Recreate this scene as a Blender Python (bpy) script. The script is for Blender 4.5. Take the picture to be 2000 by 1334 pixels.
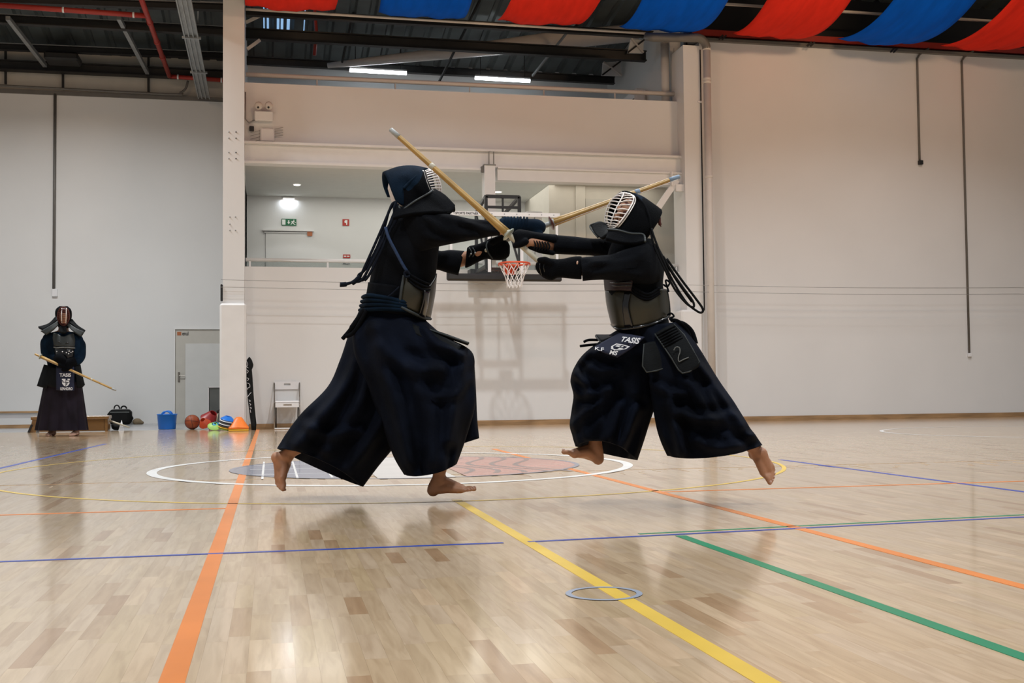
import bpy, math, random
from mathutils import noise
import numpy as np
from mathutils import Vector, Matrix
from math import sin, cos, pi, radians, sqrt, atan, floor
random.seed(7)
for o in list(bpy.data.objects): bpy.data.objects.remove(o)
SC = bpy.context.scene
COL = SC.collection

# ------------------------------------------------------------------ camera
FPX = 2240.0
CAMH = 0.61
YAW = atan(471 / FPX); PITCH = radians(2.36); ROLL = 0.0095
FW = Vector((sin(YAW) * cos(PITCH), cos(YAW) * cos(PITCH), sin(PITCH)))
_r = Vector((cos(YAW), -sin(YAW), 0)); _u = _r.cross(FW)
RT = _r * cos(ROLL) - _u * sin(ROLL)
UP = _r * sin(ROLL) + _u * cos(ROLL)
CP = Vector((0, 0, CAMH))
cd = bpy.data.cameras.new('camera'); cam = bpy.data.objects.new('camera', cd); COL.objects.link(cam)
cd.sensor_width = 36; cd.lens = FPX * 36 / 2000; cd.clip_end = 200
cam.matrix_world = Matrix(((RT.x, UP.x, -FW.x, CP.x), (RT.y, UP.y, -FW.y, CP.y), (RT.z, UP.z, -FW.z, CP.z), (0, 0, 0, 1)))
SC.camera = cam
# ------------------------------------------------------------------ light
vs = SC.view_settings
vs.view_transform = 'Standard'; vs.look = 'None'; vs.exposure = -0.16; vs.gamma = 1.0; vs.use_curve_mapping = False
w = bpy.data.worlds.new('world'); SC.world = w; w.use_nodes = True
w.node_tree.nodes['Background'].inputs[0].default_value = (0.95, 0.97, 1.0, 1)
w.node_tree.nodes['Background'].inputs[1].default_value = 0.28
def area(name, loc, size, power, col=(.95, .98, 1.0), rot=(0, 0, 0), spread=180):
    d = bpy.data.lights.new(name, 'AREA'); d.shape = 'RECTANGLE'; d.size, d.size_y = size
    d.energy = power; d.color = col; d.spread = radians(spread)
    o = bpy.data.objects.new(name, d); COL.objects.link(o); o.location = loc; o.rotation_euler = rot
    return o
for i, (x, y) in enumerate([(-4, 2.5), (1.5, 2.5), (7, 2.5), (-4, 8.5), (1.5, 8.5), (7, 8.5), (12, 8.5)]):
    area('hall_or_fill_light', (x, y, 7.9), (0.5, 1.6), 240, spread=150)
area('hall_or_fill_light', (3.0, 13.2, 7.9), (0.22, 0.22), 270, spread=130)
area('hall_or_fill_light', (-3.8, 17.9, 7.3), (0.5, 1.2), 400, spread=150)  # fill light added to brighten the left recess
area('hall_or_fill_light', (10.5, 13.6, 8.2), (0.5, 1.2), 190, spread=120)  # fill light added near the end wall to lift its lower part
for x, e in ((-3.5, 30), (2.5, 42), (9.5, 66)):
    area('warm_wall_fill', (x, 12.0, 7.2), (1.2, .3), e, (1, .62, .36), (radians(82), 0, 0), 130)  # added fill that tints the upper walls warm, not a lamp of the hall

# ------------------------------------------------------------------ picture geometry -> places in the hall
def ray(x, y): return FW + RT * ((x - 1000) / FPX) + UP * ((667 - y) / FPX)
def atY(x, y, Y): d = ray(x, y); return CP + d * (Y / d.y)
def atX(x, y, X): d = ray(x, y); return CP + d * (X / d.x)
def atZ(x, y, Z=0.0): d = ray(x, y); return CP + d * ((Z - CAMH) / d.z)
def atD(x, y, D): return CP + ray(x, y) * D

# ------------------------------------------------------------------ mesh builder
class MB:
    def __init__(s): s.v = []; s.f = []
    def add(s, vs, fs):
        b = len(s.v); s.v += [tuple(p) for p in vs]; s.f += [tuple(i + b for i in f) for f in fs]; return s
    def box(s, a, b):
        x0, y0, z0 = a; x1, y1, z1 = b
        return s.add([(x0,y0,z0),(x1,y0,z0),(x1,y1,z0),(x0,y1,z0),(x0,y0,z1),(x1,y0,z1),(x1,y1,z1),(x0,y1,z1)],
                     [(0,3,2,1),(4,5,6,7),(0,1,5,4),(1,2,6,5),(2,3,7,6),(3,0,4,7)])
    def cbox(s, a, b, c=0.01):
        "box with chamfered edges"
        x0,y0,z0 = a; x1,y1,z1 = b
        c = min(c, abs(x1-x0)*.45, abs(y1-y0)*.45, abs(z1-z0)*.45)
        V = []
        for (z, k) in ((z0, c), (z0 + c, 0), (z1 - c, 0), (z1, c)):
            V += [(x0+c+ (k if 0 else 0), y0 + k, z), (x1-c, y0 + k, z), (x1 - k, y0 + c, z), (x1 - k, y1 - c, z), (x1 - c, y1 - k, z), (x0 + c, y1 - k, z), (x0 + k, y1 - c, z), (x0 + k, y0 + c, z)]
        F = []
        for r in range(3):
            for i in range(8):
                j = (i + 1) % 8
                F.append((r*8+i, r*8+j, r*8+8+j, r*8+8+i))
        F.append(tuple(range(7, -1, -1))); F.append(tuple(range(24, 32)))
        return s.add(V, F)
    def bar(s, p, q, w, h, up=(0, 0, 1)):
        p = Vector(p); q = Vector(q); d = (q - p).normalized(); u = Vector(up)
        x = d.cross(u)
        if x.length < 1e-4: x = d.cross(Vector((1, 0, 0)))
        x.normalize(); u = x.cross(d).normalized()
        V = [e + x * (sx * w / 2) + u * (sy * h / 2) for e in (p, q) for sx, sy in ((-1,-1),(1,-1),(1,1),(-1,1))]
        return s.add(V, [(0,1,2,3),(7,6,5,4),(0,4,5,1),(1,5,6,2),(2,6,7,3),(3,7,4,0)])
    def tube(s, pts, r, n=8, closed=False, caps=True, sy=1.0, up=None):
        pts = [Vector(p) for p in pts]; m = len(pts)
        rs = r if isinstance(r, (list, tuple)) else [r] * m
        V = []; px = None
        for i, p in enumerate(pts):
            if closed: d = pts[(i + 1) % m] - pts[i - 1]
            else: d = pts[min(i + 1, m - 1)] - pts[max(i - 1, 0)]
            if d.length < 1e-9: d = Vector((0, 0, 1))
            d.normalize()
            if px is None:
                ref = Vector(up) if up else (Vector((0, 0, 1)) if abs(d.z) < .9 else Vector((1, 0, 0)))
                px = d.cross(ref).normalized()
            else:
                px = (px - d * px.dot(d))
                if px.length < 1e-6: px = d.orthogonal()
                px.normalize()
            py = d.cross(px)
            for k in range(n):
                a = 2 * pi * k / n
                V.append(p + (px * cos(a) + py * (sin(a) * sy)) * rs[i])
        F = []
        for i in range(m if closed else m - 1):
            for k in range(n):
                a = i * n + k; b = i * n + (k + 1) % n; c = ((i + 1) % m) * n + (k + 1) % n; e = ((i + 1) % m) * n + k
                F.append((a, b, c, e))
        if not closed and caps:
            F.append(tuple(range(n - 1, -1, -1))); F.append(tuple(range((m - 1) * n, m * n)))
        return s.add(V, F)
    def sphere(s, c, r, n=12, m=8, sc=(1, 1, 1)):
        c = Vector(c); V = [c + Vector((0, 0, -r * sc[2]))]; F = []
        for i in range(1, m):
            t = -pi / 2 + pi * i / m
            for k in range(n):
                a = 2 * pi * k / n
                V.append(c + Vector((cos(t) * cos(a) * r * sc[0], cos(t) * sin(a) * r * sc[1], sin(t) * r * sc[2])))
        V.append(c + Vector((0, 0, r * sc[2]))); L = len(V) - 1
        for k in range(n):
            F.append((0, 1 + (k + 1) % n, 1 + k))
            for i in range(m - 2):
                a = 1 + i * n + k; b = 1 + i * n + (k + 1) % n
                F.append((a, b, b + n, a + n))
            a = 1 + (m - 2) * n
            F.append((a + k, a + (k + 1) % n, L))
        return s.add(V, F)
    def cone(s, p, q, r0, r1, n=14):
        "round cone: a capsule that tapers"
        p = Vector(p); q = Vector(q); d = (q - p); L = d.length
        if L < 1e-6: return s.sphere(p, r0, n, 8)
        d.normalize(); pts = []; rs = []
        for a in (-80, -55, -28): pts.append(p + d * (r0 * sin(radians(a)))); rs.append(r0 * cos(radians(a)))
        pts += [p, p + (q - p) * .5, q]; rs += [r0, (r0 + r1) / 2, r1]
        for a in (28, 55, 80): pts.append(q + d * (r1 * sin(radians(a)))); rs.append(r1 * cos(radians(a)))
        return s.tube(pts, rs, n)
    def chain(s, pr):
        for (p, r0), (q, r1) in zip(pr, pr[1:]): s.cone(p, q, r0, r1)
        return s
    def lathe(s, prof, c, n=20, axis=None):
        c = Vector(c); ax = Vector(axis).normalized() if axis else Vector((0, 0, 1))
        x = ax.orthogonal().normalized(); y = ax.cross(x); V = []; F = []; m = len(prof)
        for r, z in prof:
            for k in range(n):
                a = 2 * pi * k / n; V.append(c + ax * z + (x * cos(a) + y * sin(a)) * r)
        for i in range(m - 1):
            for k in range(n):
                F.append((i*n+k, i*n+(k+1)%n, (i+1)*n+(k+1)%n, (i+1)*n+k))
        F.append(tuple(range(n - 1, -1, -1))); F.append(tuple(range((m - 1) * n, m * n)))
        return s.add(V, F)
    def prism(s, poly, off):
        "polygon of 3-D points pushed along off"
        poly = [Vector(p) for p in poly]; off = Vector(off); n = len(poly)
        V = poly + [p + off for p in poly]
        F = [tuple(range(n - 1, -1, -1)), tuple(range(n, 2 * n))] + [(i, (i + 1) % n, n + (i + 1) % n, n + i) for i in range(n)]
        return s.add(V, F)
    def build(s, name, mat, parent=None, smooth=False, label=None, autos=None):
        me = bpy.data.meshes.new(name); me.from_pydata(s.v, [], s.f); me.validate(); me.update()
        return mesh_obj(name, me, mat, parent, smooth, label)

def mesh_obj(name, me, mat, parent=None, smooth=False, label=None):
    o = bpy.data.objects.new(name, me); COL.objects.link(o)
    if mat: me.materials.append(mat)
    if smooth:
        me.polygons.foreach_set('use_smooth', [True] * len(me.polygons))
    if parent:
        o.parent = parent; o.matrix_parent_inverse = Matrix.Translation(-Vector(parent.location))
    if label: o['label'] = label
    return o
def tag(o, label, cat, group=None):
    o['label'] = label; o['category'] = cat
    if group: o['group'] = group
    return o
def thing(name, label, cat, loc, group=None):
    o = bpy.data.objects.new(name, None); COL.objects.link(o); o.location = Vector(loc); o.empty_display_size = .1
    return tag(o, label, cat, group)
def struct(o, label=None):
    o['kind'] = 'structure'
    if label: o['label'] = label
    return o
def sharp(o, deg=40):
    "smooth shading that keeps hard edges"
    me = o.data
    me.polygons.foreach_set('use_smooth', [True] * len(me.polygons))
    try: me.set_sharp_from_angle(angle=radians(deg))
    except Exception: pass
    return o
def remesh(mb, voxel, it=4, fac=.5):
    me = bpy.data.meshes.new('tmp'); me.from_pydata(mb.v, [], mb.f); me.update()
    o = bpy.data.objects.new('tmp', me); COL.objects.link(o)
    m = o.modifiers.new('r', 'REMESH'); m.mode = 'VOXEL'; m.voxel_size = voxel
    if it:
        m2 = o.modifiers.new('s', 'SMOOTH'); m2.iterations = it; m2.factor = fac
    dg = bpy.context.evaluated_depsgraph_get()
    out = bpy.data.meshes.new_from_object(o.evaluated_get(dg))
    bpy.data.objects.remove(o); bpy.data.meshes.remove(me)
    return out
def spl(P, sub):
    "Catmull-Rom through a list of tuples"
    P = [np.array(p, float) for p in P]; out = []
    for i in range(len(P) - 1):
        a = P[max(i - 1, 0)]; b = P[i]; c = P[i + 1]; d = P[min(i + 2, len(P) - 1)]
        for k in range(sub):
            t = k / sub
            out.append(.5 * ((2 * b) + (c - a) * t + (2 * a - 5 * b + 4 * c - d) * t * t + (3 * b - a - 3 * c + d) * t ** 3))
    out.append(P[-1]); return out
def path(P, D0, sub=6):
    "smooth 3-D path from (x, y, depth offset)"
    return [atD(p[0], p[1], D0 + p[2]) for p in spl(P, sub)]
def loft(mb, st, D0, n=30, sub=4, cap0=True, hollow=0.0, fold=None, fn=5, crease=None):
    """rings between paired outline points: (xa, ya, xb, yb, depth offset, half thickness[, near sag, far sag]); crease = raised cloth folds [(points, height, width px)]"""
    st = [tuple(s) + (0,) * (8 - len(s)) for s in st]
    cr = [(np.array(spl(P, 5), float)[:, :2], h, wd) for P, h, wd in (crease or [])]
    S = spl(st, sub); m = len(S); V = []; F = []
    for i, s in enumerate(S):
        t = i / (m - 1); A = atD(s[0], s[1], D0 + s[4]); B = atD(s[2], s[3], D0 + s[4]); c = (A + B) / 2; a = (B - A) / 2
        dep = ray((s[0] + s[2]) / 2, (s[1] + s[3]) / 2).normalized()
        px = (D0 + s[4]) / FPX
        for k in range(n):
            ph = 2 * pi * k / n
            ca, sa = cos(ph), sin(ph)
            ca = math.copysign(abs(ca) ** .85, ca); sb = math.copysign(abs(sa) ** .85, sa)
            g = 1.0
            if fold: g = 1 + fold * (0.35 + .65 * t) * (sin(fn * ph + 2.1 * t + 1) * .6 + sin((2 * fn + 1) * ph - 3 * t) * .4) * abs(sa)
            p = c + a * (ca * (1 + (g - 1) * .25)) + dep * (sb * s[5] * g)
            if fold: p = p + dep * (.30 * fold * t ** .5 * s[5] * noise.noise(p * 7.0))
            if s[6] and sa < 0: p = p - UP * (s[6] * px * sa * sa)
            if s[7] and sa > 0: p = p - UP * (s[7] * px * sa * sa)
            if cr and sa < .2:
                q = p - CP; z = q.dot(FW); X = np.array([1000 + FPX * q.dot(RT) / z, 667 - FPX * q.dot(UP) / z])
                for P, h, wd in cr:
                    A_ = P[:-1]; B_ = P[1:] - A_; tt = np.clip(((X - A_) * B_).sum(1) / (B_ * B_).sum(1), 0, 1)
                    dv = X - (A_ + B_ * tt[:, None]); dd = np.hypot(dv[:, 0], dv[:, 1]); j = dd.argmin(); e_ = dd[j] / wd
                    if e_ < 3: p = p - dep * (1.5 * h * (math.exp(-e_ * e_) - .55 * math.exp(-(e_ - 1.7) ** 2)) * min(1, max(0, (.2 - sa) * 3)))
            V.append(p)
    for i in range(m - 1):
        for k in range(n):
            F.append((i*n+k, i*n+(k+1)%n, (i+1)*n+(k+1)%n, (i+1)*n+k))
    if cap0: F.append(tuple(range(n - 1, -1, -1)))
    e = (m - 1) * n
    if hollow:
        # fold the rim inwards so that the hem reads as a cloth edge round a hollow
        cen = sum((V[e + k] for k in range(n)), Vector()) / n
        prev = sum((V[e - n + k] for k in range(n)), Vector()) / n
        ax = (prev - cen).normalized() * hollow
        b0 = len(V)
        V += [V[e + k].lerp(cen, .06) for k in range(n)]
        V += [V[e + k].lerp(cen, .25) + ax for k in range(n)]
        for r0, r1 in ((e, b0), (b0, b0 + n)):
            for k in range(n): F.append((r0+k, r0+(k+1)%n, r1+(k+1)%n, r1+k))
        F.append(tuple(range(b0 + n, b0 + 2 * n)))
    else:
        F.append(tuple(range(e, e + n)))
    return mb.add(V, F)
def patch(mb, rows, D0, th=.012, sub=4, subr=4):
    "curved sheet with thickness through rows of (x, y, depth offset)"
    R = [spl(r, sub) for r in rows]; nc = len(R[0])
    cols = [spl([r[j] for r in R], subr) for j in range(nc)]; nr = len(cols[0])
    P = [[atD(*cols[j][i][:2], D0 + cols[j][i][2]) for j in range(nc)] for i in range(nr)]
    N = [[None] * nc for _ in range(nr)]
    for i in range(nr):
        for j in range(nc):
            du = P[i][min(j + 1, nc - 1)] - P[i][max(j - 1, 0)]; dv = P[min(i + 1, nr - 1)][j] - P[max(i - 1, 0)][j]
            nn = du.cross(dv); N[i][j] = nn.normalized() if nn.length > 1e-9 else Vector((0, 1, 0))
    V = [P[i][j] + N[i][j] * th / 2 for i in range(nr) for j in range(nc)] + [P[i][j] - N[i][j] * th / 2 for i in range(nr) for j in range(nc)]
    o = nr * nc; F = []
    for i in range(nr - 1):
        for j in range(nc - 1):
            a = i * nc + j
            F.append((a, a + 1, a + nc + 1, a + nc)); F.append((o + a + nc, o + a + nc + 1, o + a + 1, o + a))
    bd = [(0, j) for j in range(nc)] + [(i, nc - 1) for i in range(1, nr)] + [(nr - 1, j) for j in range(nc - 2, -1, -1)] + [(i, 0) for i in range(nr - 2, 0, -1)]
    bd = [i * nc + j for i, j in bd]
    for k in range(len(bd)):
        a = bd[k]; b = bd[(k + 1) % len(bd)]; F.append((b, a, o + a, o + b))
    return mb.add(V, F)
def text_mb(body, quad, off=None, bold=.012, th=.002, size=1.0):
    """letters mapped on a quad given by its 3-D corners (bottom-left, bottom-right, top-right, top-left)"""
    cu = bpy.data.curves.new('t', 'FONT'); cu.body = body; cu.size = 1; cu.offset = bold; cu.resolution_u = 3
    o = bpy.data.objects.new('t', cu); COL.objects.link(o)
    dg = bpy.context.evaluated_depsgraph_get(); me = bpy.data.meshes.new_from_object(o.evaluated_get(dg))
    V = [v.co.copy() for v in me.vertices]; Fc = [tuple(p.vertices) for p in me.polygons]
    bpy.data.objects.remove(o); bpy.data.curves.remove(cu); bpy.data.meshes.remove(me)
    x0 = min(v.x for v in V); x1 = max(v.x for v in V); y0 = min(v.y for v in V); y1 = max(v.y for v in V)
    a, b, c, d = [Vector(q) for q in quad]; mb = MB()
    nrm = (b - a).cross(d - a).normalized()
    if nrm.dot(CP - a) < 0: nrm = -nrm
    out = []
    for v in V:
        u = (v.x - x0) / (x1 - x0); t = (v.y - y0) / (y1 - y0)
        out.append(a * (1-u)*(1-t) + b * u*(1-t) + c * u*t + d * (1-u)*t + nrm * th)
    return mb.add(out, Fc)
def flat(mb, pts, quad, th=.002):
    "polygon given in unit coordinates of a quad (same corner order), lying just proud of it"
    a, b, c, d = [Vector(q) for q in quad]; nrm = (b - a).cross(d - a).normalized()
    if nrm.dot(CP - a) < 0: nrm = -nrm
    V = [a * (1-u)*(1-t) + b * u*(1-t) + c * u*t + d * (1-u)*t + nrm * th for u, t in pts]
    return mb.add(V, [tuple(range(len(V)))])

# ------------------------------------------------------------------ materials
def mat(name, col, rough=.6, metal=0.0, var=.06, scale=6.0, bump=0.0, bscale=60.0, coat=0.0, sheen=0.0, emit=None, spec=.5, stretch=(1, 1, 1)):
    m = bpy.data.materials.new(name); m.use_nodes = True; nt = m.node_tree; b = nt.nodes['Principled BSDF']
    tc = nt.nodes.new('ShaderNodeTexCoord'); mp = nt.nodes.new('ShaderNodeMapping'); mp.inputs['Scale'].default_value = stretch
    nt.links.new(tc.outputs['Object'], mp.inputs['Vector'])
    if var:
        nz = nt.nodes.new('ShaderNodeTexNoise'); nz.inputs['Scale'].default_value = scale; nz.inputs['Detail'].default_value = 4
        nt.links.new(mp.outputs[0], nz.inputs['Vector'])
        rp = nt.nodes.new('ShaderNodeValToRGB')
        lo = [max(0, c * (1 - var)) for c in col]; hi = [min(1, c * (1 + var)) for c in col]
        rp.color_ramp.elements[0].position = .3; rp.color_ramp.elements[1].position = .7
        rp.color_ramp.elements[0].color = (*lo, 1); rp.color_ramp.elements[1].color = (*hi, 1)
        nt.links.new(nz.outputs[0], rp.inputs[0]); nt.links.new(rp.outputs[0], b.inputs['Base Color'])
    else: b.inputs['Base Color'].default_value = (*col, 1)
    b.inputs['Roughness'].default_value = rough; b.inputs['Metallic'].default_value = metal
    b.inputs['Coat Weight'].default_value = coat; b.inputs['Sheen Weight'].default_value = sheen
    b.inputs['Specular IOR Level'].default_value = spec
    if sheen: b.inputs['Sheen Tint'].default_value = (.25, .4, .8, 1)
    if bump:
        n2 = nt.nodes.new('ShaderNodeTexNoise'); n2.inputs['Scale'].default_value = bscale; n2.inputs['Detail'].default_value = 3
        nt.links.new(mp.outputs[0], n2.inputs['Vector'])
        bp = nt.nodes.new('ShaderNodeBump'); bp.inputs['Strength'].default_value = bump; bp.inputs['Distance'].default_value = .01
        nt.links.new(n2.outputs[0], bp.inputs['Height']); nt.links.new(bp.outputs[0], b.inputs['Normal'])
    if emit:
        b.inputs['Emission Color'].default_value = (*emit[0], 1); b.inputs['Emission Strength'].default_value = emit[1]
    return m
def srgb(r, g, b):
    f = lambda c: (c / 12.92 if c <= .04045 else ((c + .055) / 1.055) ** 2.4)
    return tuple(f(c / 255) for c in (r, g, b))
M = {}
M['wall'] = mat('painted_plaster', (.705, .705, .70), .75, var=.025, scale=.8, bump=.06, bscale=25)
M['wall2'] = mat('grey_plaster', (.69, .69, .68), .8, var=.03, scale=.7, bump=.06, bscale=25)
M['white'] = mat('white_paint', (.74, .735, .725), .5, var=.02)
M['ceilp'] = mat('plasterboard', (.62, .62, .58), .85, var=.02)
M['beige'] = mat('beige_panel', (.56, .53, .47), .8, var=.03)
M['steel_dark'] = mat('dark_steel', (.018, .018, .018), .55, .3, var=.2)
M['roof'] = mat('roof_sheet', (.075, .09, .092), .45, .3, var=.25, scale=1.5)
M['galv'] = mat('galvanised_steel', (.30, .31, .31), .45, .6, var=.12, scale=8)
M['redpipe'] = mat('red_pipe_paint', (.32, .025, .015), .45, var=.1)
M['pipe_white'] = mat('white_pipe', (.62, .58, .54), .45, var=.03)
M['pipe_grey'] = mat('grey_pipe', (.13, .123, .112), .5, var=.08)
M['black'] = mat('black_paint', (.012, .012, .013), .45, var=.1)
M['rubber'] = mat('black_rubber', (.015, .014, .014), .6, var=.1)
M['fabric_red'] = mat('red_fabric', (.72, .030, .016), .9, var=.10, scale=3, spec=.08, bump=.25, bscale=5, stretch=(3, .5, 1))
M['fabric_blue'] = mat('blue_fabric', (.001, .095, .58), .9, var=.12, scale=3, spec=.08, bump=.25, bscale=5, stretch=(3, .5, 1))
M['oak'] = mat('oak_strip', (.33, .20, .095), .5, var=.25, scale=3, stretch=(1, 8, 8))
M['bench_wood'] = mat('brown_bench_wood', (.20, .105, .035), .3, var=.2, scale=4, stretch=(.5, 4, 4), coat=.3)
M['gi'] = mat('indigo_cotton', (.0035, .0042, .0062), .92, var=.35, scale=9, bump=.3, bscale=240, spec=.10)
M['gi_blue'] = mat('faded_indigo_cotton', (.0035, .0115, .025), .9, var=.45, scale=7, bump=.3, bscale=240, spec=.10)
M['hakama'] = mat('dark_navy_cloth', (.0026, .0044, .0105), .88, var=.5, scale=5, bump=.12, bscale=90, spec=.10)
M['hakama_purple'] = mat('dark_purple_cloth', (.011, .0075, .015), .8, var=.3, scale=6, spec=.25)
M['men'] = mat('quilted_black_cotton', (.0026, .003, .0042), .9, var=.3, scale=12, bump=.35, bscale=160, spec=.07)
M['do'] = mat('olive_lacquer', (.023, .020, .009), .40, var=.35, scale=5, coat=.12)
M['do_dark'] = mat('black_lacquer', (.006, .006, .007), .22, var=.2, coat=.4)
M['maroon'] = mat('maroon_leather', (.022, .008, .009), .6, var=.2)
M['edge'] = mat('grey_green_piping', (.026, .032, .033), .6, var=.15)
M['cord'] = mat('navy_cord', (.004, .0065, .014), .8, var=.3, scale=80, bump=.4, bscale=300, spec=.15)
M['cord_blue'] = mat('blue_cord', (.008, .028, .085), .7, var=.3, scale=80)
M['steel'] = mat('polished_bars', (.80, .74, .70), .3, .35, var=.1)
M['steel_red'] = mat('red_lacquer_inside', (.085, .016, .010), .5, var=.3)
M['skin'] = mat('skin', (.42, .20, .11), .55, var=.14, scale=14, bump=.08, bscale=120)
M['skin_pale'] = mat('pale_skin', (.55, .33, .24), .55, var=.1, scale=14)
M['nail'] = mat('toenail', (.55, .33, .25), .35, var=.05)
M['towel'] = mat('white_cotton', (.66, .58, .54), .8, var=.06)
M['bamboo'] = mat('bamboo', (.44, .265, .075), .42, var=.22, scale=4, stretch=(2, 2, 2))
M['bamboo_dark'] = mat('bamboo_seam', (.12, .06, .02), .6, var=.2)
M['leather_white'] = mat('pale_leather', (.50, .46, .36), .6, var=.12, scale=20)
M['leather_grey'] = mat('grey_leather', (.33, .34, .33), .55, var=.15, scale=20)
M['leather_blue'] = mat('bluish_leather', (.22, .29, .38), .55, var=.12, scale=20)
M['tsuba'] = mat('pale_guard', (.36, .39, .33), .4, var=.12)
M['tsuba_red'] = mat('brown_red_guard', (.10, .022, .015), .35, var=.2, coat=.2)
M['laces'] = mat('dark_lace', (.004, .004, .005), .7, var=.2, spec=.15)
M['tare'] = mat('black_quilting', (.0040, .0050, .0060), .7, var=.3, scale=14, bump=.2, bscale=120, spec=.14)
M['zekken'] = mat('navy_name_cloth', (.006, .010, .035), .75, var=.15)
M['print'] = mat('white_print', (.75, .75, .77), .7, var=.04)
M['chalk'] = mat('chalk', (.16, .17, .17), .9, var=.3, scale=60)
M['rim'] = mat('orange_rim', (.62, .075, .02), .4, var=.1)
M['net'] = mat('white_net', (.75, .72, .70), .8, var=.05)
M['p_blue'] = mat('blue_bucket_plastic', (.004, .16, .62), .38, var=.06)
M['p_orange'] = mat('orange_plastic', (.85, .20, .02), .45, var=.08)
M['p_red'] = mat('dark_red_plastic', (.30, .012, .012), .4, var=.15)
M['p_redo'] = mat('orange_red_plastic', (.50, .06, .015), .45, var=.1)
M['p_green'] = mat('lime_plastic', (.35, .62, .14), .45, var=.08)
M['p_teal'] = mat('sky_blue_plastic', (.02, .30, .50), .45, var=.08)
M['p_white'] = mat('white_plastic', (.76, .76, .77), .4, var=.02)
M['p_yellow'] = mat('yellow_plastic', (.75, .42, .03), .45, var=.08)
M['ball'] = mat('orange_rubber_ball', (.27, .055, .015), .55, var=.2, scale=10, bump=.2, bscale=200)
M['bag'] = mat('black_nylon', (.005, .0055, .0055), .7, var=.3, bump=.3, bscale=30, spec=.2)
M['paper'] = mat('white_paper', (.8, .82, .85), .7, var=.03)
M['khaki'] = mat('khaki_cloth', (.20, .15, .09), .8, var=.2)
M['door'] = mat('grey_white_door', (.60, .60, .58), .5, var=.02)
M['doorframe'] = mat('greige_door_frame', (.50, .48, .43), .5, var=.03)
M['greyboard'] = mat('slate_grey_board', (.10, .11, .105), .6, var=.08)
M['chrome'] = mat('brushed_steel', (.30, .28, .25), .3, .8, var=.1)
M['sign_green'] = mat('exit_green', (.005, .13, .05), .4, var=.03)
M['sign_red'] = mat('fire_red', (.42, .03, .02), .4, var=.05)
M['sign_white'] = mat('sign_white', (.8, .82, .8), .4, var=.02)
M['orange_label'] = mat('orange_brown_label', (.40, .13, .05), .5, var=.1)
M['tube_light'] = mat('lit_tube', (.9, .95, 1), .3, var=0, emit=((.88, .95, 1), 26))
M['down_light'] = mat('lit_downlight', (1, 1, 1), .3, var=0, emit=((1, .97, .92), 7))
M['skylight'] = mat('daylit_translucent_sheet', (.4, .6, .8), .3, var=0, emit=((.35, .62, 1), .75))
M['sofloor'] = mat('grey_lino', (.36, .365, .37), .25, var=.05, scale=2)
LC = dict(orange=(.72, .22, .045), blue=(.02, .06, .36), yellow=(.70, .47, .07), green=(.004, .23, .11), white=(.74, .73, .71), pale=(.30, .34, .42))
for k, c in LC.items(): M['l_' + k] = mat(k + '_court_paint', c, .28, var=.08, scale=3, spec=.4)
M['logo_blue'] = mat('slate_blue_court_paint', (.21, .225, .28), .25, var=.15, scale=2, coat=.2)
M['logo_red'] = mat('faded_red_court_paint', (.50, .27, .225), .25, var=.12, scale=2, coat=.2)
M['logo_white'] = mat('worn_white_court_paint', (.56, .53, .50), .28, var=.1, scale=2)
M['logo_dark'] = mat('grey_brown_court_paint', (.25, .19, .18), .25, var=.12, scale=2, coat=.2)
# clear acrylic
m = bpy.data.materials.new('clear_acrylic'); m.use_nodes = True; nt = m.node_tree; nt.nodes.clear()
out = nt.nodes.new('ShaderNodeOutputMaterial'); mx = nt.nodes.new('ShaderNodeMixShader'); tr = nt.nodes.new('ShaderNodeBsdfTransparent'); gl = nt.nodes.new('ShaderNodeBsdfGlossy')
tr.inputs[0].default_value = (.93, .94, .93, 1); gl.inputs['Roughness'].default_value = .05; mx.inputs[0].default_value = .06
nt.links.new(tr.outputs[0], mx.inputs[1]); nt.links.new(gl.outputs[0], mx.inputs[2]); nt.links.new(mx.outputs[0], out.inputs[0])
M['glass'] = m
m = m.copy(); m.name = 'balustrade_glass'; m.node_tree.nodes['Mix Shader'].inputs[0].default_value = .10
m.node_tree.nodes['Transparent BSDF'].inputs[0].default_value = (.80, .82, .80, 1); M['glass2'] = m

# parquet: stave grid shared by the shader and by the real staves
SW = 0.052
def col_len(c): return .26 + .26 * ((c * .7548) % 1.0)
def col_off(c): return ((c * .6180) % 1.0) * 1.7
m = bpy.data.materials.new('maple_parquet'); m.use_nodes = True; nt = m.node_tree; b = nt.nodes['Principled BSDF']; M['parquet'] = m
def N(t, **kw):
    n = nt.nodes.new(t)
    for k, v in kw.items(): setattr(n, k, v)
    return n
def mth(op, a, bb=None, cc=None):
    n = N('ShaderNodeMath', operation=op)
    for i, x in enumerate((a, bb, cc)):
        if x is None: continue
        if isinstance(x, (int, float)): n.inputs[i].default_value = x
        else: nt.links.new(x, n.inputs[i])
    return n.outputs[0]
geo = N('ShaderNodeNewGeometry'); sep = N('ShaderNodeSeparateXYZ'); nt.links.new(geo.outputs['Position'], sep.inputs[0])
colm = mth('FLOOR', mth('DIVIDE', sep.outputs[0], SW))
ln = mth('MULTIPLY_ADD', mth('FLOORED_MODULO', mth('MULTIPLY', colm, .7548), 1.0), .26, .26)
of = mth('MULTIPLY', mth('FLOORED_MODULO', mth('MULTIPLY', colm, .6180), 1.0), 1.7)
row = mth('FLOOR', mth('DIVIDE', mth('ADD', sep.outputs[1], of), ln))
cmb = N('ShaderNodeCombineXYZ'); nt.links.new(colm, cmb.inputs[0]); nt.links.new(row, cmb.inputs[1])
wn = N('ShaderNodeTexWhiteNoise', noise_dimensions='2D'); nt.links.new(cmb.outputs[0], wn.inputs['Vector'])
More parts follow.
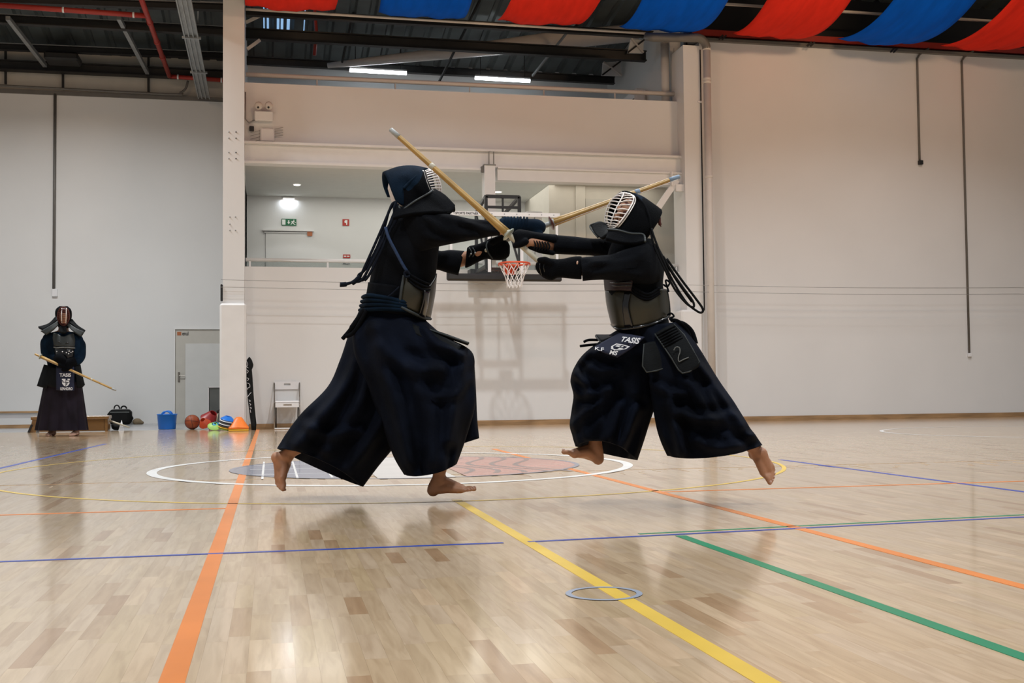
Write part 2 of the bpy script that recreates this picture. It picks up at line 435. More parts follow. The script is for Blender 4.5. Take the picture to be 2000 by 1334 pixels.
rp = N('ShaderNodeValToRGB'); nt.links.new(wn.outputs['Value'], rp.inputs[0])
er = rp.color_ramp
er.elements[0].position = 0; er.elements[0].color = (.42, .27, .155, 1)
er.elements[1].position = 1; er.elements[1].color = (.66, .50, .345, 1)
for p, c in ((.05, (.47, .32, .19)), (.13, (.53, .40, .265)), (.25, (.565, .425, .275)), (.38, (.585, .46, .335)), (.5, (.555, .425, .265)), (.62, (.60, .47, .34)), (.78, (.57, .44, .305)), (.9, (.60, .465, .305))):
    e = er.elements.new(p); e.color = (*c, 1)
mp = N('ShaderNodeMapping'); mp.inputs['Scale'].default_value = (26, 2.2, 1)
va = N('ShaderNodeVectorMath', operation='MULTIPLY_ADD'); nt.links.new(wn.outputs['Color'], va.inputs[0]); va.inputs[1].default_value = (7, 7, 7); nt.links.new(geo.outputs['Position'], va.inputs[2])
nt.links.new(va.outputs[0], mp.inputs['Vector'])
gr = N('ShaderNodeTexNoise'); gr.inputs['Scale'].default_value = 1.6; gr.inputs['Detail'].default_value = 5; gr.inputs['Distortion'].default_value = .7; nt.links.new(mp.outputs[0], gr.inputs['Vector'])
gr2 = N('ShaderNodeValToRGB'); gr2.color_ramp.elements[0].position = .25; gr2.color_ramp.elements[0].color = (.84, .75, .64, 1); gr2.color_ramp.elements[1].position = .62; gr2.color_ramp.elements[1].color = (1.13, 1.08, 1.01, 1)
nt.links.new(gr.outputs[0], gr2.inputs[0])
ml = N('ShaderNodeMix', data_type='RGBA', blend_type='MULTIPLY'); ml.inputs['Factor'].default_value = 1
nt.links.new(rp.outputs[0], ml.inputs['A']); nt.links.new(gr2.outputs[0], ml.inputs['B']); nt.links.new(ml.outputs['Result'], b.inputs['Base Color'])
b.inputs['Roughness'].default_value = .30; b.inputs['Coat Weight'].default_value = 1.0; b.inputs['Coat Roughness'].default_value = .11; b.inputs['Coat IOR'].default_value = 1.45
# ================================================================== THE HALL
WY = 18.95            # face of the end wall
# ---- floor: slab + staves
fl = MB().box((-14, -4, -.12), (26, 8.2, -.0018)); fl.box((-14, 8.2, -.12), (26, 19.25, 0))
floor_o = struct(fl.build('floor', M['parquet']), 'pale varnished maple parquet sports floor with painted court lines')
def stave_grid(y0, y1):
    for c in range(int(-9 / SW), int(9 / SW)):
        xc = (c + .5) * SW; L = col_len(c); o = col_off(c)
        r = int(floor((y0 + o) / L))
        while True:
            a = r * L - o; r += 1
            if a > y1: break
            yield xc, a, L
cand = []
for xc, a, L in stave_grid(1.5, 8.2):
    cy = a + L / 2
    if a < 1.5 or a + L > 8.2: continue
    d = Vector((xc, cy, 0)) - CP; z = d.dot(FW); x = 1000 + FPX * d.dot(RT) / z; y = 667 - FPX * d.dot(UP) / z
    if -260 < x < 2260 and y < 1480: cand.append((z if (-20 < x < 2020 and y < 1345) else z + 50, xc, a, L))
cand.sort()
pm = {}
def plank_mesh(L):
    k = round(L, 4)
    if k not in pm:
        g = .0001; bv = .0
        x = SW / 2 - g; y = L / 2 - g
        V = [(-x,-y,-.002),(x,-y,-.002),(x,y,-.002),(-x,y,-.002),(-x,-y,0),(x,-y,0),(x,y,0),(-x,y,0)]
        F = [(4,5,6,7), (3,2,1,0)] + [(i, (i+1)%4, 4+(i+1)%4, 4+i) for i in range(4)]
        me = bpy.data.meshes.new('plank'); me.from_pydata(V, [], F); me.materials.append(M['parquet']); pm[k] = (me, V, F)
    return pm[k]
rest = MB()
for i, (z, xc, a, L) in enumerate(cand):
    me, V, F = plank_mesh(L)
    if i < 300:
        o = bpy.data.objects.new('plank', me); COL.objects.link(o); o.location = (xc, a + L / 2, 0); o.parent = floor_o
    else:
        rest.add([(v[0] + xc, v[1] + a + L / 2, v[2]) for v in V], F)
o = rest.build('parquet_staves', M['parquet'], floor_o); o['kind'] = 'stuff'
# ---- painted lines
def line(p, q, wd, c, z=.0012, label=None):
    p = Vector((p[0], p[1], 0)); q = Vector((q[0], q[1], 0)); n = (q - p).cross(Vector((0, 0, 1))).normalized() * wd / 2
    V = [p + n, q + n, q - n, p - n]
    mb = MB(); mb.add([(v.x, v.y, z) for v in V] + [(v.x, v.y, -.003) for v in V], [(3,2,1,0),(4,5,6,7),(0,1,5,4),(1,2,6,5),(2,3,7,6),(3,0,4,7)])
    return mb.build('painted_line', M['l_' + c], floor_o, label=label)
def ring(cx, cy, r, wd, c, z=.0012, a0=0, a1=360, n=120, label=None):
    V = []; F = []
    for i in range(n + 1):
        a = radians(a0 + (a1 - a0) * i / n)
        for rr in (r - wd / 2, r + wd / 2): V.append((cx + rr * cos(a), cy + rr * sin(a), z))
    for i in range(n): F.append((2*i, 2*i+1, 2*i+3, 2*i+2))
    return MB().add(V, F).build('painted_circle', M['l_' + c], floor_o, label=label)
line((-.205, 1.2), (-.205, 18.9), .055, 'orange', label='broad orange court line running towards the end wall')
line((1.0, 1.2), (1.0, 6.3), .052, 'yellow', label='yellow halfway line')
line((1.645, 1.2), (1.645, 4.50), .045, 'green', label='green court line')
line((2.215, 1.6), (2.215, 11.5), .05, 'orange', label='orange court line right of the yellow one')
line((-3.2, 4.485), (.90, 4.485), .026, 'blue', z=.0014, label='blue line across the court')
line((1.0, 4.485), (4.6, 4.80), .026, 'blue', z=.0014)
line((1.5, 4.60), (4.6, 4.88), .022, 'green')
line((-4.2, 6.2), (-.23, 6.2), .032, 'orange', z=.0014)
line((2.24, 6.40), (8.4, 6.44), .03, 'orange', z=.0014)
line((-2.25, 8.6), (-1.93, 14.4), .045, 'blue'); line((4.14, 8.9), (4.18, 4.0), .04, 'blue')
ring(.98, 9.25, 3.04, .032, 'yellow', label='large yellow circle'); ring(.97, 9.22, 1.86, .075, 'white', z=.0016, label='white centre circle')
ring(9.55, 13.1, 1.82, .05, 'white', label='white circle by the end wall')
ring(.965, 3.30, .105, .018, 'pale', z=.0022, n=48, label='small greyish blue ring on the yellow line')
# centre emblem: slate left side with a pale grid, white middle, red right side with darker waves
EC = (1.06, 9.15); ER = 1.36
def sector(x0, x1, m_, z, label=None):
    V = []; n = 40
    top = []; bot = []
    for i in range(n + 1):
        x = x0 + (x1 - x0) * i / n; h = sqrt(max(0, ER * ER - x * x)) * .92
        top.append((EC[0] + x, EC[1] + h, z)); bot.append((EC[0] + x, EC[1] - h, z))
    return MB().add(top + bot, [(i, i + 1, n + 2 + i, n + 1 + i) for i in range(n)]).build('court_emblem', M[m_], floor_o, label=label)
sector(-ER, -.50, 'logo_blue', .0018, 'slate blue side of the centre emblem'); sector(-.34, .20, 'logo_white', .0018); sector(.28, ER, 'logo_red', .0018, 'faded red side of the centre emblem')
mb = MB()
for i in range(1, 4):
    x = -ER + i * .24
    mb.box((EC[0] + x - .008, EC[1] - 1.0, .0017), (EC[0] + x + .008, EC[1] + 1.0, .0022))
for yy in (-.55, 0, .55): mb.box((EC[0] - 1.22, EC[1] + yy - .008, .0017), (EC[0] - .5, EC[1] + yy + .008, .0022))
mb.build('emblem_grid', M['l_white'], floor_o)
mb = MB()
for k in range(5):
    pts = []
    for i in range(25):
        t = i / 24; pts.append((EC[0] + .30 + .17 * k + .13 * sin(2.2 * pi * t + k * .5), EC[1] - .95 + 1.9 * t, 0))
    V = []
    for p in pts: V += [(p[0] - .022, p[1], .0023), (p[0] + .022, p[1], .0023)]
    mb.add(V, [(2*i, 2*i+1, 2*i+3, 2*i+2) for i in range(24)])
mb.build('emblem_waves', M['logo_dark'], floor_o)
mb = MB()
V = []; n = 60
for i in range(n + 1):
    a = 2 * pi * i / n
    for rr in (ER - .02, ER + .02): V.append((EC[0] + rr * cos(a), EC[1] + .92 * rr * sin(a), .0024))
mb.add(V, [(2*i, 2*i+1, 2*i+3, 2*i+2) for i in range(n)]); mb.build('emblem_outline', M['logo_blue'], floor_o)
# ---- grey floor of the left recess
struct(MB().box((-14, 19.25, -.12), (-.6, 23.4, -.001)).build('floor_recess', M['sofloor']), 'smooth light grey floor of the recess on the left')

# ---- end wall
X0, X1 = -.746, 7.42
wl = MB().box((-.6, WY, 0), (7.30, 19.25, 2.625)); lower = struct(sharp(wl.build('wall_bay_lower', M['wall'])), 'white wall below the gallery opening')
wl = MB().box((-.6, WY, 4.62), (7.30, 19.25, 5.63)); struct(wl.build('wall_bay_upper', M['wall']), 'white parapet wall above the gallery opening')
wr = MB().box((7.42, WY, 0), (26, 19.25, 6.72)); struct(wr.build('wall_back', M['wall']), 'tall blank white end wall on the right')
# beam between parapet and opening: web with flanges
mb = MB(); mb.box((-.42, 18.84, 4.34), (7.06, 19.0, 4.60)); mb.box((-.42, 18.78, 4.60), (7.06, 19.0, 4.635)); mb.box((-.42, 18.76, 4.275), (3.52, 19.0, 4.31)); mb.box((-.42, 18.80, 4.31), (3.52, 19.0, 4.335))
struct(mb.build('trim_1', M['white']), 'white steel beam over the gallery opening')
mb = MB(); mb.box((3.73, 18.80, 4.12), (7.06, 19.0, 4.315)); mb.box((3.73, 18.77, 4.315), (7.06, 19.0, 4.34)); mb.box((6.78, 18.7, 4.10), (6.80, 18.79, 4.34))
struct(mb.build('trim_2', M['white']), 'lower white beam right of the middle post')
# columns
mb = MB(); mb.box((X0, 18.62, 0), (-.415, 19.2, 8.2)); colL = tag(mb.build('column', M['wall']), 'white square column left of the gallery, with bolt heads', 'column', 'hall columns')
q0 = atY(429, 592, 18.55); q1 = atY(481, 592, 18.55)
MB().cbox((q0.x, 18.55, 0), (q1.x, 19.1, q0.z), .03).build('column_pad', M['white'], colL, label='slightly wider padded base of the column')
for (bx, by) in [(447,258),(461,258),(447,270),(461,270),(447,298),(461,298),(447,310),(461,310),(449,424),(460,424),(449,438),(449,450),(460,450)]:
    p = atY(bx, by, 18.62); dark = bx > 455 and by < 320
    MB().lathe([(.011, 0), (.011, .006), (.007, .010)], p, 8, axis=(0, -1, 0)).build('bolt', M['black' if dark else 'galv'], colL)
p = atY(433, 555, 18.6); q = atY(433, 588, 18.6)
MB().cbox((X0 - .035, 18.6, q.z), (X0 - .002, 18.68, p.z), .008).build('wire_anchor', M['black'], colL, label='black anchor for the stretched wires')
mb = MB(); a = atY(1334, 90, 18.62); b_ = atY(1366, 90, 18.62); mb.box((a.x, 18.62, 0), (b_.x, 19.2, a.z + .02))
colR = tag(mb.build('column', M['wall']), 'white square column between the gallery and the blank wall', 'column', 'hall columns')
q0 = atY(1331, 605, 18.56); q1 = atY(1372, 605, 18.56)
MB().cbox((q0.x, 18.56, 0), (q1.x, 19.1, q0.z), .03).build('column_pad', M['white'], colR)
MB().box((b_.x + .004, 18.70, q0.z), (b_.x + .055, 18.95, 6.5)).build('joint_strip', M['black'], colR, label='dark joint beside the column')
# middle post
mb = MB(); a = atY(946, 322, 18.7); b2 = atY(967, 322, 18.7); mb.box((a.x, 18.70, 2.625), (b2.x, 18.94, a.z))
post = tag(mb.build('gallery_post', M['white']), 'slim white post in the middle of the gallery opening', 'post')
mb = MB(); p = atY(954, 296, 18.75); mb.box((p.x, 18.72, a.z), (p.x + .012, 18.76, p.z)); mb.box((p.x + .08, 18.72, a.z), (p.x + .092, 18.76, p.z)); mb.box((a.x - .01, 18.69, a.z - .005), (b2.x + .01, 18.95, a.z + .015))
mb.build('bracket', M['chrome'], post)
MB().cbox((a.x - .05, 18.72, a.z - .12), (a.x - .002, 18.78, a.z - .02), .005).build('clamp', M['pipe_grey'], post)
# diagonal brace
mb = MB(); mb.bar(atY(1322, 352, 18.78), atY(1286, 405, 18.78), .10, .06, (0, 1, 0)); 
mb.box((6.86, 18.70, 4.0), (7.03, 18.78, 4.12))
tag(mb.build('diagonal_brace', M['white']), 'short white diagonal brace under the beam by the right column', 'brace')
# baseboards
mb = MB().box((X0 + .4, WY - .022, 0), (7.1, WY, .085)); struct(mb.build('baseboard_back', M['oak']), 'oak skirting below the gallery wall')
mb = MB().box((7.56, WY - .022, 0), (26, WY, .085)); struct(mb.build('baseboard_right', M['oak']), 'oak skirting along the blank wall')
# ---- gallery interior
g = MB(); g.box((-.6, 19.25, 2.45), (7.4, 23.2, 2.60)); struct(g.build('floor_gallery', M['sofloor']), 'gallery floor slab')
GB = 22.3
g = MB(); g.box((-.6, GB, 2.6), (7.4, GB + .15, 4.45)); struct(g.build('wall_gallery', M['wall2']), 'pale grey rear wall of the gallery')
g = MB(); g.box((-.6, 19.0, 4.34), (7.4, GB + .1, 4.44)); struct(g.build('ceiling_gallery', M['ceilp']), 'plasterboard ceiling of the gallery')
g = MB(); g.box((-.6, 19.2, 2.6), (-.45, GB, 4.4)); struct(g.build('wall_gallery_left', M['wall2']))
g = MB(); a = atY(1072, 374, 20.3); g.box((a.x, 20.3, 2.6), (7.4, GB, 4.34)); struct(g.build('wall_gallery_right', M['beige']), 'beige partition at the right end of the gallery')
a2 = atY(1124, 374, 20.28); MB().box((a2.x, 20.26, 2.6), (a2.x + .18, 20.3, 4.34)).build('pilaster', M['beige'], bpy.data.objects['wall_gallery_right'])
a3 = atY(1144, 388, 20.28); MB().box((a3.x, 20.285, 2.6), (6.9, 20.299, a3.z)).build('panel', M['doorframe'], bpy.data.objects['wall_gallery_right'])
mb = MB(); p = atY(1029, 412, 19.75); mb.cbox((p.x, 19.75, 2.601), (p.x + .28, 20.15, p.z), .01); cab = tag(mb.build('tall_cabinet', M['p_white']), 'white cabinet standing on the gallery behind the backboard', 'cabinet')
MB().box((p.x + .135, 19.743, 2.68), (p.x + .145, 19.749, p.z - .04)).build('door_gap', M['greyboard'], cab)
# balustrade
bal = thing('gallery_railing', 'white handrail over a low glass strip along the gallery edge', 'railing', (3.3, 19.05, 2.625))
MB().tube([(-.40, 19.05, 2.745), (7.05, 19.05, 2.745)], .032, 10).build('handrail', M['white'], bal, True)
MB().box((-.40, 19.045, 2.626), (7.05, 19.055, 2.715)).build('glass_strip', M['glass2'], bal)
for x in (-.35, .90, 2.2, 3.4, 4.6, 5.8, 6.95): MB().box((x, 19.03, 2.625), (x + .03, 19.07, 2.72)).build('post', M['white'], bal)
def quad(x0, y0, x1, y1, Y):
    "upright rectangle on a plane of constant Y from two opposite picture corners"
    a = atY(x0, y0, Y); b = atY(x1, y1, Y)
    return [(a.x, Y, b.z), (b.x, Y, b.z), (b.x, Y, a.z), (a.x, Y, a.z)]
def plate(q, th): return MB().prism([Vector(v) for v in q], (0, th, 0))
# gallery door
dr = thing('door_1', 'flush white gallery door with a projecting header', 'door', (.3, GB, 2.6)); dr['kind'] = 'structure'; del dr['category']
qd = quad(519, 452, 609, 600, GB - .02); qd[0] = (qd[0][0], qd[0][1], 2.61); qd[1] = (qd[1][0], qd[1][1], 2.61)
plate(qd, .02).build('door_leaf', M['wall2'], dr)
mb = MB(); a = atY(513, 446, GB - .06); b_ = atY(613, 450, GB - .06); mb.box((a.x, GB - .06, b_.z - .02), (b_.x, GB, b_.z + .01)); mb.box((a.x + .03, GB - .04, b_.z - .055), (b_.x - .03, GB, b_.z - .04))
mb.build('header', M['white'], dr)
plate(quad(600, 452, 610, 461, GB - .045), .004).build('door_label', M['orange_label'], dr)
# signs
def sign(name, q, m_, label, th=.012):
    o = plate(q, th).build(name, M[m_]); return tag(o, label, 'sign')
q = quad(550, 427, 579, 441, GB - .015); s = sign('exit_sign', q, 'sign_green', 'green emergency exit sign with running figure on the gallery wall')
mb = MB(); flat(mb, [(.04,.12),(.26,.12),(.26,.88),(.04,.88)], q)
flat(mb, [(.44,.78),(.52,.78),(.52,.5),(.58,.5),(.48,.2),(.38,.5),(.44,.5)], q)
for poly in ([(.80,.72),(.85,.72),(.86,.86),(.80,.88)], [(.72,.66),(.84,.70),(.86,.60),(.74,.40),(.68,.44)], [(.66,.40),(.74,.46),(.72,.28),(.62,.14),(.60,.22),(.67,.30)], [(.74,.42),(.80,.44),(.88,.20),(.96,.16),(.94,.10),(.84,.14)], [(.82,.66),(.86,.64),(.93,.50),(.97,.50),(.97,.44),(.90,.44)], [(.72,.66),(.66,.52),(.63,.56),(.69,.70)]): flat(mb, poly, q)
mb.build('pictogram', M['sign_white'], s)
q = quad(669, 428, 682, 441, GB - .015); s = sign('fire_alarm_sign', q, 'sign_red', 'square red fire alarm sign on the gallery wall')
mb = MB(); flat(mb, [(.30,.45),(.55,.40),(.55,.14),(.70,.14),(.74,.85),(.42,.85),(.28,.70)], q); mb.build('pictogram', M['sign_white'], s)
q = quad(670, 497, 684, 504, GB - .015); s = sign('fire_point_label', q, 'sign_red', 'small red label low on the gallery wall')
mb = MB(); flat(mb, [(.1,.35),(.45,.35),(.45,.65),(.1,.65)], q); flat(mb, [(.55,.35),(.9,.35),(.9,.65),(.55,.65)], q); mb.build('print', M['sign_white'], s)
q = quad(669, 511, 684, 516, GB - .015); s = sign('wall_plate', q, 'p_white', 'white plate with dark lettering behind the gallery glass')
text_mb('MEDI', [Vector(q[0]).lerp(Vector(q[1]), .08), Vector(q[0]).lerp(Vector(q[1]), .92), Vector(q[3]).lerp(Vector(q[2]), .92), Vector(q[3]).lerp(Vector(q[2]), .08)]).build('lettering', M['black'], s)
# downlights and wall light
for (x, y, lb) in ((580, 360, 'round recessed downlight at the left of the gallery ceiling'), (973, 374, 'round recessed downlight beside the middle post')):
    p = atZ(x, y, 4.335)
    o = thing('downlight', lb, 'ceiling light', (p.x, p.y, 4.34), 'gallery downlights')
    MB().lathe([(.075, 0), (.075, -.012), (.06, -.012)], p, 20).build('ring', M['white'], o, True); MB().lathe([(.058, -.004), (.058, -.016)], p, 20).build('diffuser', M['down_light'], o)
    L = bpy.data.lights.new('downlight_lamp', 'SPOT'); L.energy = 22; L.spot_size = radians(120); L.shadow_soft_size = .06
    lo = bpy.data.objects.new('downlight_lamp', L); COL.objects.link(lo); lo.location = (p.x, p.y, 4.30)
a = atY(552, 386, GB - .06); b_ = atY(576, 388, GB - .06)
o = thing('emergency_light', 'flat emergency light above the exit sign', 'light', ((a.x + b_.x) / 2, GB, a.z))
MB().cbox((a.x, GB - .06, a.z - .01), (b_.x, GB, a.z + .025), .005).build('housing', M['p_white'], o); MB().box((a.x + .015, GB - .05, a.z - .018), (b_.x - .015, GB - .01, a.z - .011)).build('diffuser', M['down_light'], o)
L = bpy.data.lights.new('emergency_lamp', 'AREA'); L.energy = 2.5; L.shape = 'RECTANGLE'; L.size = b_.x - a.x; L.size_y = .04; L.color = (.85, .92, 1)
lo = bpy.data.objects.new('emergency_lamp', L); COL.objects.link(lo); lo.location = ((a.x + b_.x) / 2, GB - .04, a.z - .03)
area('gallery_fill', (2.4, 20.9, 4.335), (5.4, 2.0), 62, (1, .97, .88)); area('gallery_fill', (5.9, 19.8, 4.335), (2.2, .8), 10, (1, .94, .82))  # unseen fill panels added under the ceiling to brighten the gallery

# ---- left recess wall
LY = 23.2
g = MB(); g.box((-14, LY, 0), (-.45, LY + .2, 6.37)); struct(g.build('wall_left_recess', M['wall2']), 'grey-white wall at the back of the left recess')
g = MB(); g.box((-14, LY + .14, 6.37), (-.45, LY + .3, 7.6)); struct(g.build('wall_left_upper', M['beige']), 'beige strip of wall under the roof')
g = MB(); g.box((-14, LY - .03, 6.34), (-.75, LY + .16, 6.42)); struct(g.build('trim_3', M['pipe_grey']), 'grey ledge on top of the recess wall')
g = MB(); g.box((-.74, 19.2, 0), (-.45, LY, 7.8)); struct(g.build('wall_recess_side', M['wall2']))
p = atY(108, 190, LY); g = MB(); g.tube([(p.x, LY - .02, 2.55), (p.x, LY - .02, 6.36)], .028, 8)
o = tag(g.build('wall_conduit', M['pipe_grey'], None, True), 'grey conduit running down the recess wall behind the standing figure', 'conduit')
MB().cbox((p.x - .03, LY - .05, 2.45), (p.x + .07, LY, 2.60), .01).build('junction_box', M['p_white'], o)
# door of the recess
dr = thing('door_2', 'grey-white door with lever handle in the recess', 'door', (-1.4, LY, 0)); dr['kind'] = 'structure'; del dr['category']
qf = quad(340, 643, 436, 827, LY - .04)
mb = MB(); xa, xb, zt = qf[0][0], qf[1][0], qf[2][2]
mb.box((xa, LY - .05, 0), (xa + .02, LY, zt)); mb.box((xa, LY - .05, zt), (xb, LY, zt + .02)); mb.build('door_frame', M['white'], dr)
MB().box((xa + .02, LY - .02, 0), (xb, LY, zt)).build('door_side_panel', M['doorframe'], dr)
qp = quad(362, 671, 436, 827, LY - .04); MB().cbox((qp[0][0], LY - .045, .01), (xb, LY - .021, qp[2][2]), .004).build('door_leaf', M['door'], dr)
a = atY(349.5, 727, LY - .03); b_ = atY(349.5, 746, LY - .03)
hd = MB().cbox((a.x - .02, LY - .035, b_.z), (a.x + .02, LY - .02, a.z), .004).build('handle_plate', M['chrome'], dr)
a = atY(350, 734, LY - .06); MB().tube([(a.x, LY - .03, a.z), (a.x, LY - .07, a.z), (a.x + .11, LY - .07, a.z)], .009, 8).build('handle', M['chrome'], hd)
qs = quad(346, 648, 354, 655, LY - .024); plate(qs, .003).build('door_label', M['orange_label'], dr)
qs = quad(356, 647.5, 368, 655, LY - .024); text_mb('enul', qs).build('lettering', M['black'], dr)
# low bench against the recess wall
p0 = atZ(-200, 833, 0); a = atY(0, 804, 21.5); wb = thing('low_bench', 'white low bench with a thin brown top along the recess wall', 'bench', (-6, 21.5, 0))
b_ = atY(112, 804, 21.5)
MB().box((-9, 21.5, a.z - .03), (b_.x, 21.9, a.z)).build('top', M['oak'], wb); MB().box((-9, 21.55, .16), (b_.x - .02, 21.85, a.z - .03)).build('body', M['p_white'], wb)
MB().box((-9, 21.58, .0), (b_.x - .04, 21.62, .06)).build('base_rail', M['oak'], wb); MB().box((b_.x - .08, 21.6, .0), (b_.x - .03, 21.8, .16)).build('leg', M['p_white'], wb); MB().box((-6, 21.6, .0), (-5.95, 21.8, .16)).build('leg', M['p_white'], wb)

# ---- roof: corrugated sheet over everything
def roofz(y): return 7.22 + (23.2 - y) * .14
V = []; F = []; xs = []; x = -14.0
while x < 26:
    xs += [(x, 0), (x + .22, 0), (x + .26, .05), (x + .33, .05)]; x += .37
ys = (9.0, 24.2)
for yy in ys:
    for xx, dz in xs: V.append((xx, yy, roofz(yy) + dz))
n = len(xs); F = [(i, i + 1, n + i + 1, n + i) for i in range(n - 1)]
b0 = len(V)
V += [(-14, 9, roofz(9) + .3), (26, 9, roofz(9) + .3), (26, 24.2, roofz(24.2) + .3), (-14, 24.2, roofz(24.2) + .3)]; F.append((b0, b0+1, b0+2, b0+3))
V += [(-14, -5, roofz(9) + .1), (26, -5, roofz(9) + .1), (26, 9, roofz(9) + .1), (-14, 9, roofz(9) + .1)]; F.append((b0+4, b0+5, b0+6, b0+7))
struct(MB().add(V, F).build('ceiling', M['roof']), 'dark corrugated sheet roof')
def beam(name, p, q, h, wd, m_, lb, grp=None, cat='beam'):
    "I-beam"
    p = Vector(p); q = Vector(q); mb = MB(); u = Vector((0, 0, 1))
    mb.bar(p, q, wd * .25, h); mb.bar(p + u * (h / 2), q + u * (h / 2), wd, h * .12); mb.bar(p - u * (h / 2), q - u * (h / 2), wd, h * .12)
    return tag(mb.build(name, M[m_]), lb, cat, grp)
def xline(x0, y0, x1, y1, Y):
    a = atY(x0, y0, Y); b = atY(x1, y1, Y); return a, b
# ---- attic above the parapet
g = MB(); g.box((-.6, 23.2, 5.0), (7.6, 23.4, 7.6)); struct(g.build('wall_attic_back', M['wall2']))
p = atY(1290, 110, 19.6); g = MB(); g.box((7.0, 19.3, 5.0), (7.2, 23.2, 7.9)); struct(g.build('wall_attic_right', M['wall2']), 'grey side wall of the open loft')
g = MB(); g.box((-.6, 19.25, 5.2), (7.2, 23.2, 5.35)); struct(g.build('floor_attic', M['wall2']))
a, b_ = xline(480, 66, 1252, 110, 20.2); beam('roof_beam', a, (6.85, b_.y, b_.z), .17, .13, 'steel_dark', 'dark steel beam across the loft, nearer one', 'loft beams')
a, b_ = xline(480, 118, 1205, 158, 22.2); beam('roof_beam', a, (6.85, b_.y, b_.z), .13, .12, 'steel_dark', 'dark steel beam across the loft, behind the lit tubes', 'loft beams')
a, b_ = xline(480, 24, 1275, 68, 18.9); beam('roof_beam', a, b_, .10, .10, 'steel_dark', 'dark beam at the front of the loft under the banners', 'loft beams')
a, b_ = xline(480, 18, 1275, 66, 18.78); tag(MB().tube([a, b_], .022, 8).build('pale_pipe', M['pipe_white'], None, True), 'thin cream pipe along the front of the loft', 'pipe')
lr = thing('loft_railing', 'white pipe railing on top of the parapet wall', 'railing', (3.3, 19.1, 5.63))
MB().tube([(-.40, 19.1, 5.80), (7.05, 19.1, 5.80)], .038, 10).build('rail', M['pipe_white'], lr, True)
for x in (.75, 2.05, 3.32, 4.62, 5.9): MB().tube([(x, 19.1, 5.62), (x, 19.1, 5.80)], .013, 8).build('post', M['pipe_white'], lr, True)
dp = spl([tuple(atY(640, 128, 21.9)), tuple(atY(880, 103, 21.3)), tuple(atY(1100, 78, 20.9)), tuple(atY(1245, 63, 20.7))], 5)
tag(MB().tube([Vector(p) for p in dp], [.05 + .12 * min(1, i / 9) for i in range(len(dp))], 14).build('air_duct', M['pipe_white'], None, True), 'thick cream duct crossing the loft at a slant', 'duct')
for (x0, y0, x1, y1, lb) in ((683, 137, 794, 143, 'lit fluorescent tube, left one in the loft'), (928, 152, 1035, 158, 'lit fluorescent tube, right one in the loft')):
    a = atY(x0, y0, 21.9); b_ = atY(x1, y1, 21.9)
    o = thing('tube_light', lb, 'light', (a + b_) / 2, 'loft tubes'); u = Vector((0, 0, .035))
    MB().bar(a + u, b_ + u, .10, .03).build('housing', M['p_white'], o); MB().tube([a, b_], .035, 10).build('tube', M['tube_light'], o, True)
    for t in (.1, .9):
        p = a.lerp(b_, t); MB().tube([p + u, (p.x, p.y, roofz(p.y) + .02)], .008, 6).build('hanger', M['steel_dark'], o)
for i, (x0, x1) in enumerate(((514, 516.5), (521, 525), (541, 546), (549, 554), (561, 567), (595, 597))):
    a = atY(x0, 27 , 20.9); b_ = atY(x1, 49, 20.9)
    mb = MB(); zz = roofz(21.0); mb.prism([(a.x, 20.2, roofz(20.2) - .012), (b_.x, 20.2, roofz(20.2) - .012), (b_.x, 21.9, roofz(21.9) - .012), (a.x, 21.9, roofz(21.9) - .012)], (0, 0, .008))
    mb.build('skylight_strip', M['skylight'], bpy.data.objects['ceiling'], label='bluish translucent strip in the roof')
rt_ = atY(614, 15, 20.6); o = MB().tube([(rt_.x, 20.6, roofz(20.6) + .03), rt_, atY(618, 62, 20.6), atY(614, 108, 20.6)], .03, 8).build('riser_pipe', M['redpipe'], None, True); tag(o, 'dark red pipe hanging in the loft', 'pipe')
for (x0, y0, x1, y1, lb) in ((520, 25, 480, 44, 'short strut at the upper left corner of the loft'), (508, 78, 483, 96, 'short strut at the left edge of the loft below the beam')):
    tag(MB().bar(atY(x0, y0, 19.6), atY(x1, y1, 19.6), .035, .05).build('loft_strut', M['pipe_white']), lb, 'strut')
for (x0, y0, x1, y1, lb) in ((690, 25, 668, 122, 'thin hanger rod over the left tube light'), (890, 95, 855, 165, 'thin slanting rod between the tube lights'), (1072, 108, 1040, 148, 'pale slanting rod right of the tube lights'), (1118, 60, 1098, 84, 'thin slanting rod on the duct')):
    ra, rb = atY(x0, y0, 21.0), atY(x1, y1, 21.7); dv_ = ra - rb; k_ = (roofz(ra.y) - ra.z) / max(.05, dv_.z + .14 * dv_.y); ra = ra + dv_ * max(0, k_)
    tag(MB().bar(ra, rb, .03, .04).build('hanger_rod', M['steel_dark' if 'pale' not in lb else 'galv']), lb, 'rod')
# triangular bracket plates on the right loft wall
for (pts, Y, lb) in (([(1232, 76), (1258, 78), (1256, 104), (1226, 103)], 20.1, 'grey gusset where the nearer loft beam meets the wall'), ([(1178, 122), (1212, 120), (1214, 148), (1176, 147)], 22.0, 'grey gusset where the rear loft beam meets the wall')):
    P = [atY(x, y, Y) for x, y in pts]
    mb = MB(); mb.prism(P, (0, .05, 0)); o = tag(mb.build('gusset', M['wall2']), lb, 'bracket')
    MB().bar(P[0] + Vector((0, -.02, 0)), P[2] + Vector((0, -.02, 0)), .05, .03).build('rib', M['pipe_white'], o); MB().bar(P[3] + Vector((0, -.02, 0)), P[1] + Vector((0, -.02, 0)), .03, .03).build('rib', M['steel_dark'], o)
